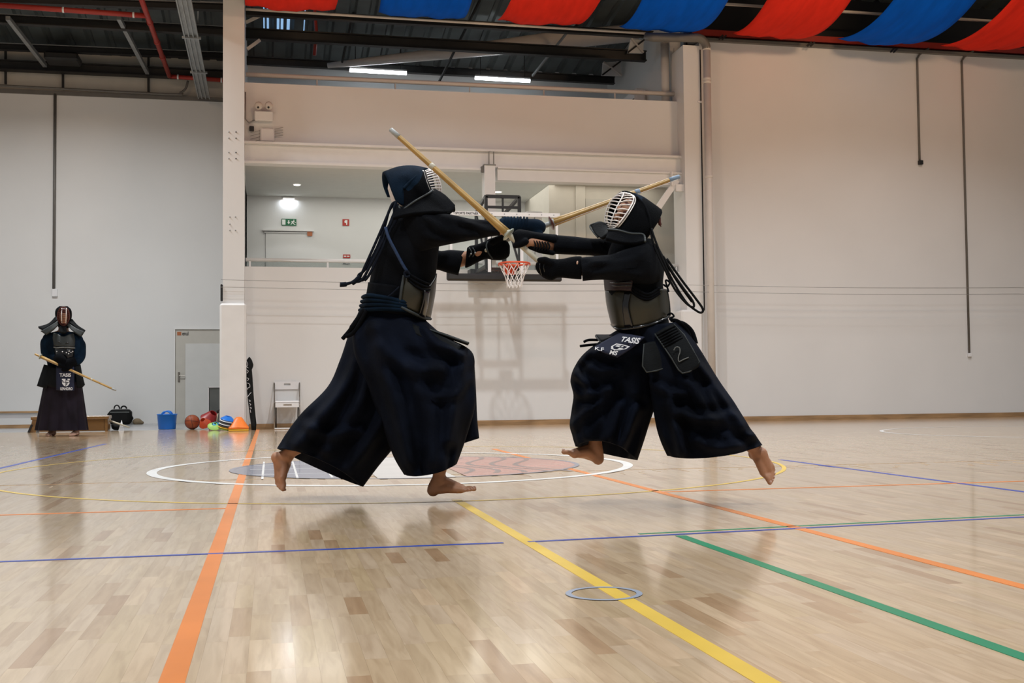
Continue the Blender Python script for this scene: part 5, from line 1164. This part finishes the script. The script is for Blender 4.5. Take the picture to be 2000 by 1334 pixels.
zk = [[(1210, 652, -.17), (1235, 655, -.19), (1259, 659, -.20)], [(1186, 664, -.18), (1210, 672, -.21), (1236, 679, -.22)], [(1160, 680, -.17), (1182, 690, -.215), (1206, 698, -.23)]]
z2 = flap(p2, zk, D, 'zekken', .012, False, 'navy name cloth with white lettering')
def qd(P): return [atD(x, y, D + d) for x, y, d in P]
text_mb('TASIS', qd([(1210, 667, -.228), (1246, 673, -.235), (1252, 661, -.222), (1216, 658, -.21)]), bold=.03, th=.003).build('lettering', M['print'], z2)
sh = qd([(1186, 682, -.235), (1214, 686, -.245), (1233, 677, -.24), (1203, 670, -.225)])
mb = MB(); flat(mb, [(.0,.45),(.06,.95),(.5,1),(.5,.88),(.14,.82),(.10,.5),(.3,.2),(.5,.12),(.5,0),(.2,.1)], sh); flat(mb, [(.5,0),(.5,.12),(.75,.22),(.9,.5),(.86,.84),(.5,.88),(.5,1),(.94,.95),(1,.45),(.8,.1)], sh); flat(mb, [(.22,.55),(.46,.55),(.46,.78),(.22,.74)], sh); flat(mb, [(.56,.2),(.78,.32),(.82,.46),(.56,.46)], sh); flat(mb, [(.55,.6),(.66,.6),(.66,.76),(.55,.78)], sh); mb.build('shield_emblem', M['print'], z2)
text_mb('K.F', qd([(1162, 684, -.20), (1180, 687, -.22), (1180, 680, -.21), (1163, 678, -.19)]), bold=.02, th=.004).build('lettering', M['print'], z2)
text_mb('MS', qd([(1190, 692, -.242), (1204, 695, -.25), (1208, 686, -.245), (1193, 684, -.238)]), bold=.03, th=.004).build('lettering', M['print'], z2)
flap(p2, [[(1218, 654, .02), (1190, 656, .02), (1163, 656, .0)], [(1222, 656, -.10), (1198, 660, -.12), (1175, 670, -.13)]], D)
mb = MB(); mb.tube(path([(1168, 664, .02), (1150, 664, .03), (1140, 668, .03)], D), .014, 8, sy=.5); mb.tube(path([(1172, 672, .0), (1150, 674, .01), (1133, 676, .02)], D), .014, 8, sy=.5); mb.build('belt_end', M['gi'], p2, True)
mb = MB(); mb.tube(path([(1316, 630, -.12), (1335, 634, -.1), (1350, 648, -.08), (1358, 672, -.08)], D), .016, 8); mb.tube(path([(1310, 625, -.12), (1325, 628, -.12), (1342, 645, -.1), (1350, 665, -.1)], D), .010, 8); mb.build('belt_loop', M['gi'], p2, True)
mb = MB()
for P_ in ([(1296, 556, -.10), (1303, 560, -.12), (1308, 552, -.12), (1300, 548, -.11), (1306, 570, -.12)], [(1304, 615, -.10), (1311, 612, -.12), (1316, 618, -.12), (1308, 622, -.12), (1313, 628, -.12)]): mb.tube(path(P_, D), .005, 8)
mb.build('side_knots', M['cord'], p2, True)
# helmet
mb = MB(); patch(mb, [[(1197, 452, .13), (1188, 425, .15), (1197, 392, .12), (1214, 376, .06), (1233, 379, -.03), (1239, 392, -.08), (1224, 418, -.125), (1204, 446, -.13)],
                      [(1222, 462, .16), (1214, 425, .18), (1225, 395, .14), (1242, 382, .05), (1254, 390, -.04), (1256, 408, -.10), (1246, 432, -.14), (1228, 460, -.145)],
                      [(1252, 466, .13), (1252, 440, .15), (1260, 415, .11), (1271, 399, .04), (1277, 405, -.04), (1278, 425, -.09), (1268, 446, -.12), (1254, 468, -.12)],
                      [(1262, 452, .09), (1270, 435, .10), (1280, 420, .07), (1290, 412, .02), (1290, 417, -.02), (1286, 428, -.06), (1276, 443, -.085), (1264, 462, -.10)]], D, .016); men2 = mb.build('helmet_hood', M['men'], p2, True, 'black quilted helmet hood')
mb = MB(); patch(mb, [[(1232, 378, -.02), (1240, 380, -.045), (1246, 388, -.075)], [(1252, 384, .0), (1262, 395, -.04), (1264, 408, -.085)], [(1272, 397, .02), (1280, 408, -.02), (1280, 420, -.075)], [(1289, 411, .02), (1292, 416, .0), (1288, 426, -.06)]], D, .012); mb.build('hood_top', M['gi_blue'], men2, True, 'faded blue top of the hood')
MB().tube(path([(1243, 384, -.075), (1258, 400, -.11), (1268, 425, -.125), (1270, 447, -.125)], D), .006, 8).build('seam_ridge', M['gi'], men2, True)
MB().tube(path([(1288, 424, -.03), (1288, 434, -.035), (1291, 443, -.035)], D), [.004, .008] + [.009] * 8 + [.003] * 3, 8).build('towel_corner', M['steel_red'], men2, True, 'red cloth corner peeking out behind')
mb = MB(); patch(mb, [[(1190, 449, -.10), (1208, 448, -.15), (1232, 455, -.16), (1256, 458, -.14)], [(1187, 459, -.14), (1208, 462, -.18), (1234, 466, -.19), (1258, 466, -.17)], [(1183, 467, -.17), (1208, 474, -.21), (1235, 477, -.22), (1260, 472, -.20)]], D, .018); fl2 = mb.build('shoulder_flap', M['men'], men2, True, 'black quilted shoulder flap')
MB().tube(path([(1187, 448, -.12), (1208, 450, -.165), (1232, 456, -.178), (1256, 458, -.16), (1260, 472, -.21)], D), .0055, 8).build('binding', M['edge'], fl2, True)
mb = MB(); patch(mb, [[(1184, 436, .02), (1190, 444, .0), (1196, 449, -.06)], [(1172, 434, .06), (1178, 450, .0), (1188, 458, -.08)], [(1154, 440, .10), (1164, 458, .02), (1176, 467, -.06)]], D, .016); fl3 = mb.build('chin_flap', M['tare'], men2, True)
MB().tube(path([(1174, 434, .05), (1153, 440, .09), (1158, 452, .05), (1168, 464, .0)], D), .0045, 8).build('binding', M['edge'], fl3, True)
# face grille
nearR = spl([(1222, 377, -.02), (1234, 381, -.07), (1237, 392, -.105), (1225, 415, -.145), (1208, 438, -.15), (1197, 448, -.12)], 6)
farR = spl([(1214, 376, .05), (1199, 386, .09), (1188, 402, .10), (1182, 424, .10), (1184, 440, .07), (1194, 448, -.02)], 6)
cenR = spl([(1219, 376, .0), (1216, 384, -.045), (1206, 402, -.085), (1197, 424, -.10), (1192, 440, -.09), (1194, 448, -.06)], 6)
mb = MB(); mb.tube([atD(*p[:2], D + p[2]) for p in nearR], .0042, 8); mb.tube([atD(*p[:2], D + p[2]) for p in farR], .0042, 8); gr2_ = mb.build('face_grille_frame', M['steel'], p2, True, 'pale beaded rim of the face grille')
MB().tube([atD(p[0] + 3.6, p[1] + 1.6, D + p[2] + .004) for p in nearR[4:]], .0032, 8).build('beading', M['steel'], gr2_, True)
MB().tube([atD(*p[:2], D + p[2]) for p in cenR], .0038, 8).build('centre_bar', M['steel'], gr2_, True)
for k in range(14):
    t = .05 + .9 * k / 13; a, c, e = rail(nearR, min(1, t + .09 * sin(pi * t))), rail(cenR, t), rail(farR, max(0, t - .03))
    MB().tube([atD(*p[:2], D + p[2]) for p in spl([a, a * .45 + c * .55 + np.array([0, -1.2, -.012]), c, c * .5 + e * .5 + np.array([-1, -.8, -.006]), e], 4)], .0032, 8).build('bar', M['steel'], gr2_, True)
# cords
mb = MB()
for P_ in ([(1272, 446, -.13), (1280, 470, -.15), (1296, 510, -.17), (1315, 550, -.17), (1340, 590, -.16), (1362, 608, -.15), (1371, 610, -.15), (1372, 602, -.15), (1358, 582, -.15), (1330, 545, -.15), (1302, 505, -.15)], [(1270, 450, -.12), (1278, 480, -.15), (1298, 525, -.175), (1318, 565, -.175), (1340, 592, -.17), (1354, 600, -.17), (1353, 588, -.165), (1334, 562, -.165), (1312, 530, -.165), (1295, 500, -.16)], [(1284, 482, -.15), (1300, 512, -.16), (1322, 548, -.16), (1346, 582, -.155), (1352, 590, -.155)]):
    mb.tube(path(P_, D, 6), .0062, 8)
mb.build('helmet_cords', M['laces'], p2, True, 'long black helmet cords looping behind the back')
# gloves
mb = MB(); loft(mb, [(1136, 500, 1136, 546, -.18, .052), (1120, 501, 1120, 545, -.16, .05), (1100, 505, 1100, 543, -.12, .046), (1088, 506, 1088, 543, -.10, .047), (1078, 505, 1077, 548, -.08, .052), (1064, 504, 1062, 543, -.06, .052), (1052, 510, 1050, 532, -.05, .04), (1046, 515, 1046, 524, -.05, .015)], D, n=22, sub=5)
mb.chain(body_chain(D, [(1078, 514, -.12, .020), (1064, 508, -.115, .019), (1054, 508, -.10, .015)]))
g3 = mesh_obj('glove', remesh(mb, .0055, 2), M['men'], p2, True, 'black padded glove at the end of the sword grip')
for x in (1057, 1065, 1074): MB().tube(path([(x, 508, -.10), (x - 3, 522, -.115), (x + 1, 538, -.10)], D), .003, 6).build('finger_seam', M['do_dark'], g3, True)
MB().sphere(atD(1128, 514, D - .215), .009, 8, 6, sc=(.7, .7, 1.3)).build('wrist_gap', M['skin_pale'], g3, True)
mb = MB(); loft(mb, [(1088, 458, 1086, 478, .05, .05), (1066, 456, 1064, 474, .04, .046), (1040, 452, 1038, 472, .02, .044), (1026, 449, 1024, 482, .0, .048), (1012, 448, 1012, 484, .0, .05), (1004, 453, 1005, 474, .0, .036), (1000, 459, 1001, 467, .0, .014)], D, n=22, sub=5)
mb.chain(body_chain(D, [(1026, 472, -.05, .020), (1014, 478, -.045, .018), (1006, 480, -.03, .015)]))
mb.chain(body_chain(D, [(1080, 494, .02, .014), (1055, 490, .0, .014), (1035, 482, -.01, .014)]))
g4 = mesh_obj('glove', remesh(mb, .0055, 2), M['gi'], p2, True, 'dark padded glove laced over the bare wrist')
for k in range(6): MB().tube(path([(1042 + 5.5 * k, 470 + .6 * k, .0 + .004 * k), (1046 + 5.5 * k, 479 + .6 * k, -.005 + .004 * k), (1041 + 5.5 * k, 489 + .6 * k, .0 + .004 * k)], D - .02, 3), .0048, 6).build('lace', M['laces'], g4, True)
s2 = shinai('practice_sword', 'bamboo sword of the right fencer with pale guard, raised towards the upper left', atD(763, 253, D + .12), atD(1062, 519, D - .05), .775, 'tsuba', 'leather_white', 'leather_grey', tie=.355)

# ------------------------------------------------------------------ standing figure
fp = atZ(124, 851); D = (fp - CP).dot(FW)
K = D / FPX
b = MB()
b.chain(body_chain(D, [(123, 752, 0, .14), (123, 715, 0, .145), (123, 685, 0, .15), (123, 664, 0, .14), (124, 652, 0, .08), (124, 638, 0, .065)]))
b.chain(body_chain(D, [(94, 661, 0, .065), (123, 655, 0, .09), (153, 663, 0, .065)]))
HF = px_dir(.12, .12, -1); HU = px_dir(0, -1, 0); HC = atD(124, 615, D)
head_shape(b, HC, HF, HU)
b.chain(body_chain(D, [(94, 661, 0, .06), (88, 690, 0, .048), (108, 704, -.17, .036), (116, 706, -.22, .034)])); b.chain(body_chain(D, [(153, 663, 0, .06), (160, 697, 0, .048), (142, 708, -.17, .036), (132, 710, -.22, .034)]))
b.chain(body_chain(D, [(112, 752, 0, .11), (106, 800, 0, .07), (104, 842, 0, .04), (104, 846, 0, .04)])); b.chain(body_chain(D, [(136, 752, 0, .11), (145, 800, 0, .07), (149, 842, 0, .04), (149, 846, 0, .04)]))
for x, bs in ((103, 1), (151, -1)):
    h_ = atD(x, 846, D); h_.z = .031; bl_ = h_ - Vector((FW.x, FW.y, 0)) * .16; bl_.z = .022
    for _ in foot(b, h_, bl_, (0, 0, 1), RT * bs, h_ + Vector((0, 0, .07))): pass
p3 = mesh_obj('person', remesh(b, .009, 2), M['skin_pale'], None, True)
tag(p3, 'fencer in armour standing at the far left before the wooden bench', 'person'); eyes(p3, HC, HF, HU)
mb = MB()
loft(mb, [(106, 648, 142, 648, 0, .12), (86, 654, 160, 657, 0, .15), (83, 672, 164, 676, 0, .18), (90, 700, 158, 702, 0, .18), (93, 720, 155, 722, 0, .17), (90, 745, 158, 746, 0, .17)], D, n=32)
loft(mb, [(94, 650, 90, 668, 0, .09), (80, 664, 98, 668, -.01, .10), (79, 682, 100, 680, -.02, .10), (82, 696, 104, 690, -.07, .09), (94, 708, 108, 692, -.15, .07), (106, 709, 110, 697, -.19, .06)], D, n=24, hollow=.02)
loft(mb, [(152, 652, 158, 668, 0, .09), (166, 668, 149, 670, -.01, .10), (168, 684, 147, 682, -.02, .10), (166, 700, 145, 694, -.07, .09), (156, 712, 142, 697, -.15, .07), (144, 714, 140, 701, -.19, .06)], D, n=24, hollow=.02)
mb.build('jacket', M['gi_blue'], p3, True, 'dark indigo jacket')
# pleated hakama
V = []; F = []; n = 72; lv = 10
for i in range(lv + 1):
    t = i / lv; y = 738 + (840 - 738) * t; xl = 90 - 17 * t ** .9; xr = 157 + 11 * t ** .9
    c = atD((xl + xr) / 2, y, D); a = (xr - xl) / 2 * K
    for k in range(n):
        ph = 2 * pi * k / n; pl = 1 + .075 * t * (1 if (k // 3) % 2 else -1)
        V.append(c + RT * (a * cos(ph) * pl) + Vector((FW.x, FW.y, 0)) * (a * .72 * sin(ph) * pl))
for i in range(lv):
    for k in range(n): F.append((i*n+k, i*n+(k+1)%n, (i+1)*n+(k+1)%n, (i+1)*n+k))
F.append(tuple(range(n - 1, -1, -1)))
MB().add(V, F).build('hakama', M['hakama_purple'], p3, True, 'dark purple pleated skirt-like trousers')
# breastplate, chest
mb = MB(); patch(mb, [[(104, 675, -.10), (112, 676, -.19), (124, 676, -.21), (138, 677, -.19), (147, 677, -.10)], [(105, 690, -.11), (113, 692, -.21), (125, 693, -.23), (138, 692, -.21), (147, 691, -.11)], [(106, 706, -.11), (113, 708, -.20), (125, 709, -.22), (138, 708, -.20), (146, 706, -.11)]], D, .02); do3 = mb.build('breastplate', M['do_dark'], p3, True, 'black glossy breastplate with white speckles')
mb = MB(); patch(mb, [[(105, 650, -.12), (112, 652, -.17), (124, 658, -.19), (136, 653, -.17), (143, 652, -.12)], [(104, 662, -.13), (112, 664, -.20), (124, 667, -.22), (138, 665, -.20), (146, 664, -.13)], [(104, 675, -.12), (112, 676, -.21), (124, 676, -.23), (138, 677, -.21), (147, 677, -.12)]], D, .02); mb.build('chest_panel', M['greyboard'], do3, True, 'dark grey chest panel').data.materials[0] = M['edge']
MB().tube(path([(104, 678, -.13), (112, 679, -.22), (124, 678.5, -.24), (138, 679, -.22), (147, 680, -.13)], D), .010, 8).build('chest_rim', M['chalk'], do3, True)
for (x, y) in ((111, 686.5), (122, 687), (129.5, 689), (135, 686), (134, 691), (138.5, 688.5), (142, 686.5)): MB().sphere(atD(x, y, D - .265 if 115 < x < 137 else D - .225), .009, 8, 6).build('speckle', M['print'], do3, True)
for (xs_) in ([(113, 669), (115, 667), (117, 669), (119, 671)], [(128, 671), (131, 669), (134, 670)]): MB().tube(path([(x, y, -.245) for x, y in xs_], D), .006, 6).build('chest_emblem', M['black'], do3, True)
# flaps of the waist armour
flap(p3, [[(87, 712, -.10), (96, 714, -.17), (105, 716, -.20)], [(80, 733, -.11), (89, 735, -.19), (98, 737, -.22)], [(73, 754, -.12), (83, 757, -.20), (92, 758, -.23)]], D, 'tare', .02, False); flap(p3, [[(145, 714, -.20), (151, 713, -.17), (156, 712, -.10)], [(148, 735, -.22), (154, 735, -.19), (160, 733, -.11)], [(150, 757, -.22), (158, 758, -.19), (165, 752, -.11)]], D, 'tare', .02, False)
flap(p3, [[(98, 716, -.19), (108, 718, -.22), (116, 718, -.23)], [(92, 735, -.20), (104, 737, -.24), (114, 738, -.25)], [(90, 752, -.21), (102, 756, -.25), (114, 757, -.27)]], D, 'tare', .02, False)
z3 = flap(p3, [[(110, 716, -.25), (128, 717, -.27), (145, 716, -.25)], [(110, 740, -.28), (128, 741, -.30), (145, 740, -.28)], [(110, 762, -.30), (128, 764, -.32), (145, 763, -.30)]], D, 'zekken', .015, False, 'navy name cloth with white lettering')
text_mb('TASIS', qd([(116.5, 736, -.315), (139, 736, -.315), (139, 729, -.31), (116.5, 729, -.31)]), bold=.03, th=.004).build('lettering', M['print'], z3)
text_mb('LEANDRO', qd([(118, 762, -.34), (142, 762, -.34), (142, 756.5, -.335), (118, 756.5, -.335)]), bold=.03, th=.004).build('lettering', M['print'], z3)
sh = qd([(121, 755, -.335), (136.5, 755, -.335), (136.5, 739, -.32), (121, 739, -.32)]); mb = MB()
flat(mb, [(0,.95),(.46,.95),(.46,.56),(.32,.56),(.24,.64),(.14,.56),(.10,.62),(.18,.78),(.0,.78)], sh); flat(mb, [(.54,.95),(1,.95),(1,.78),(.7,.8),(.7,.95)], sh); flat(mb, [(.54,.75),(.92,.72),(.92,.56),(.54,.56)], sh); flat(mb, [(.0,.70),(.08,.50),(.46,.50),(.46,.0),(.2,.14),(.04,.36)], sh); flat(mb, [(.54,.0),(.54,.2),(.7,.3),(.8,.5),(.98,.5),(.95,.36),(.8,.14)], sh); flat(mb, [(.58,.36),(.7,.34),(.66,.48),(.58,.48)], sh)
mb.build('shield_emblem', M['print'], z3)
# helmet
mb = MB()
loft(mb, [(116, 598, 132, 598, .02, .05), (109, 604, 139, 605, .01, .11), (107.5, 614, 140.5, 616, .01, .13), (110, 628, 138, 630, .01, .12), (114, 640, 134, 641, .01, .09)], D, n=28)
men3 = mb.build('helmet_hood', M['men'], p3, True, 'black quilted helmet hood')
for rows, nm in (([[(113, 626, -.10), (111, 618, -.03), (110, 622, .08)], [(98, 637, -.13), (96, 633, -.03), (97, 634, .1)], [(84, 645, -.14), (75, 640, -.02), (80, 640, .1)]], 0), ([[(134, 630, -.10), (139, 624, -.03), (139, 626, .08)], [(150, 642, -.13), (151, 637, -.03), (150, 638, .1)], [(160, 656, -.14), (166, 647, -.02), (162, 647, .1)]], 1)):
    mb = MB(); patch(mb, rows, D, .03); mb.build('shoulder_flap', M['tare'], men3, True, 'black quilted shoulder flap')
for rows in ([[(113, 627, -.13), (98, 637, -.17), (80, 647, -.15)], [(114, 635, -.15), (103, 645, -.20), (90, 654, -.19)]], [[(134, 631, -.13), (150, 642, -.17), (165, 648, -.15)], [(132, 637, -.15), (144, 648, -.20), (157, 657, -.19)]]):
    mb = MB(); patch(mb, rows, D, .025); mb.build('shoulder_flap', M['edge'], men3, True)
mb = MB(); patch(mb, [[(117, 636, -.14), (124, 638, -.16), (130, 637, -.14)], [(117, 650, -.20), (124, 651, -.22), (130, 650, -.20)]], D, .025); mb.build('throat_guard', M['tare'], men3, True)
ov = [(124 + 11.5 * cos(2*pi*i/28) * (1 if sin(2*pi*i/28) < .2 else 1 - .25 * (sin(2*pi*i/28) - .2)), 618 + 18 * sin(2*pi*i/28), -.12 - .02 * (1 - abs(cos(2*pi*i/28)))) for i in range(28)]
gr3 = MB().tube([atD(x, y, D + d) for x, y, d in ov], .011, 8, closed=True).build('face_grille_frame', M['steel_red'], p3, True, 'dark red rim of the face grille')
for x0, x1 in ((121, 119.5), (129.5, 127)): MB().tube(path([(x0, 602, -.15), (x0 - .8 if x0 < 125 else x0 - .3, 616, -.20), (x1 + 1.5, 632, -.16)], D), .006, 8).build('upright_bar', M['steel'], gr3, True)
for k in range(9):
    y = 604 + k * 3.4; w_ = 11.3 * sqrt(max(.05, 1 - ((y - 618) / 18.5) ** 2)); MB().tube(path([(124 - w_, y, -.13), (124, y + .6, -.19), (124 + w_, y, -.13)], D), .0038, 6).build('bar', M['steel_red'], gr3, True)
mb = MB(); patch(mb, [[(114.5, 606, -.115), (124, 602, -.12), (133.5, 606, -.115)], [(113.5, 618, -.12), (124, 618, -.125), (135, 618, -.12)], [(118, 634, -.115), (124, 637, -.12), (130, 634, -.115)]], D, .004); mb.build('face_cloth', M['steel_red'], gr3, True)
mb = MB(); patch(mb, [[(117, 612, -.132), (124, 612, -.15), (131, 612, -.132)], [(117, 622, -.132), (124, 622, -.16), (131, 622, -.132)], [(120, 631, -.13), (124, 632, -.15), (128, 631, -.13)]], D, .01); mb.build('face', M['skin'], gr3, True)
# gloves
mb = MB(); loft(mb, [(100, 712, 106, 694, -.20, .075), (108, 712, 113, 691, -.24, .08), (118, 716, 122, 692, -.27, .085), (127, 717, 129, 699, -.28, .07), (131, 712, 131, 704, -.28, .03)], D, n=20); mb.chain(body_chain(D, [(118, 713, -.32, .035), (128, 717, -.33, .03)])); mesh_obj('glove', remesh(mb, .011, 2), M['men'], p3, True)
mb = MB(); loft(mb, [(152, 712, 146, 697, -.18, .075), (144, 716, 140, 698, -.23, .08), (136, 722, 132, 700, -.27, .085), (127, 722, 124, 704, -.28, .07), (122, 717, 121, 709, -.28, .03)], D, n=20); mb.chain(body_chain(D, [(134, 719, -.32, .035), (124, 722, -.33, .03)])); mesh_obj('glove', remesh(mb, .011, 2), M['men'], p3, True)
t3 = shinai('practice_sword', 'bamboo sword held slanting by the standing fencer', atD(226.5, 762.5, D - .34), atD(68, 691.5, D - .30), .93, 'tsuba', 'bamboo', 'leather_grey', tie=.32)
t3.location = atD(68, 691.5, D - .30)
# left part of that sword is thicker towards the guard
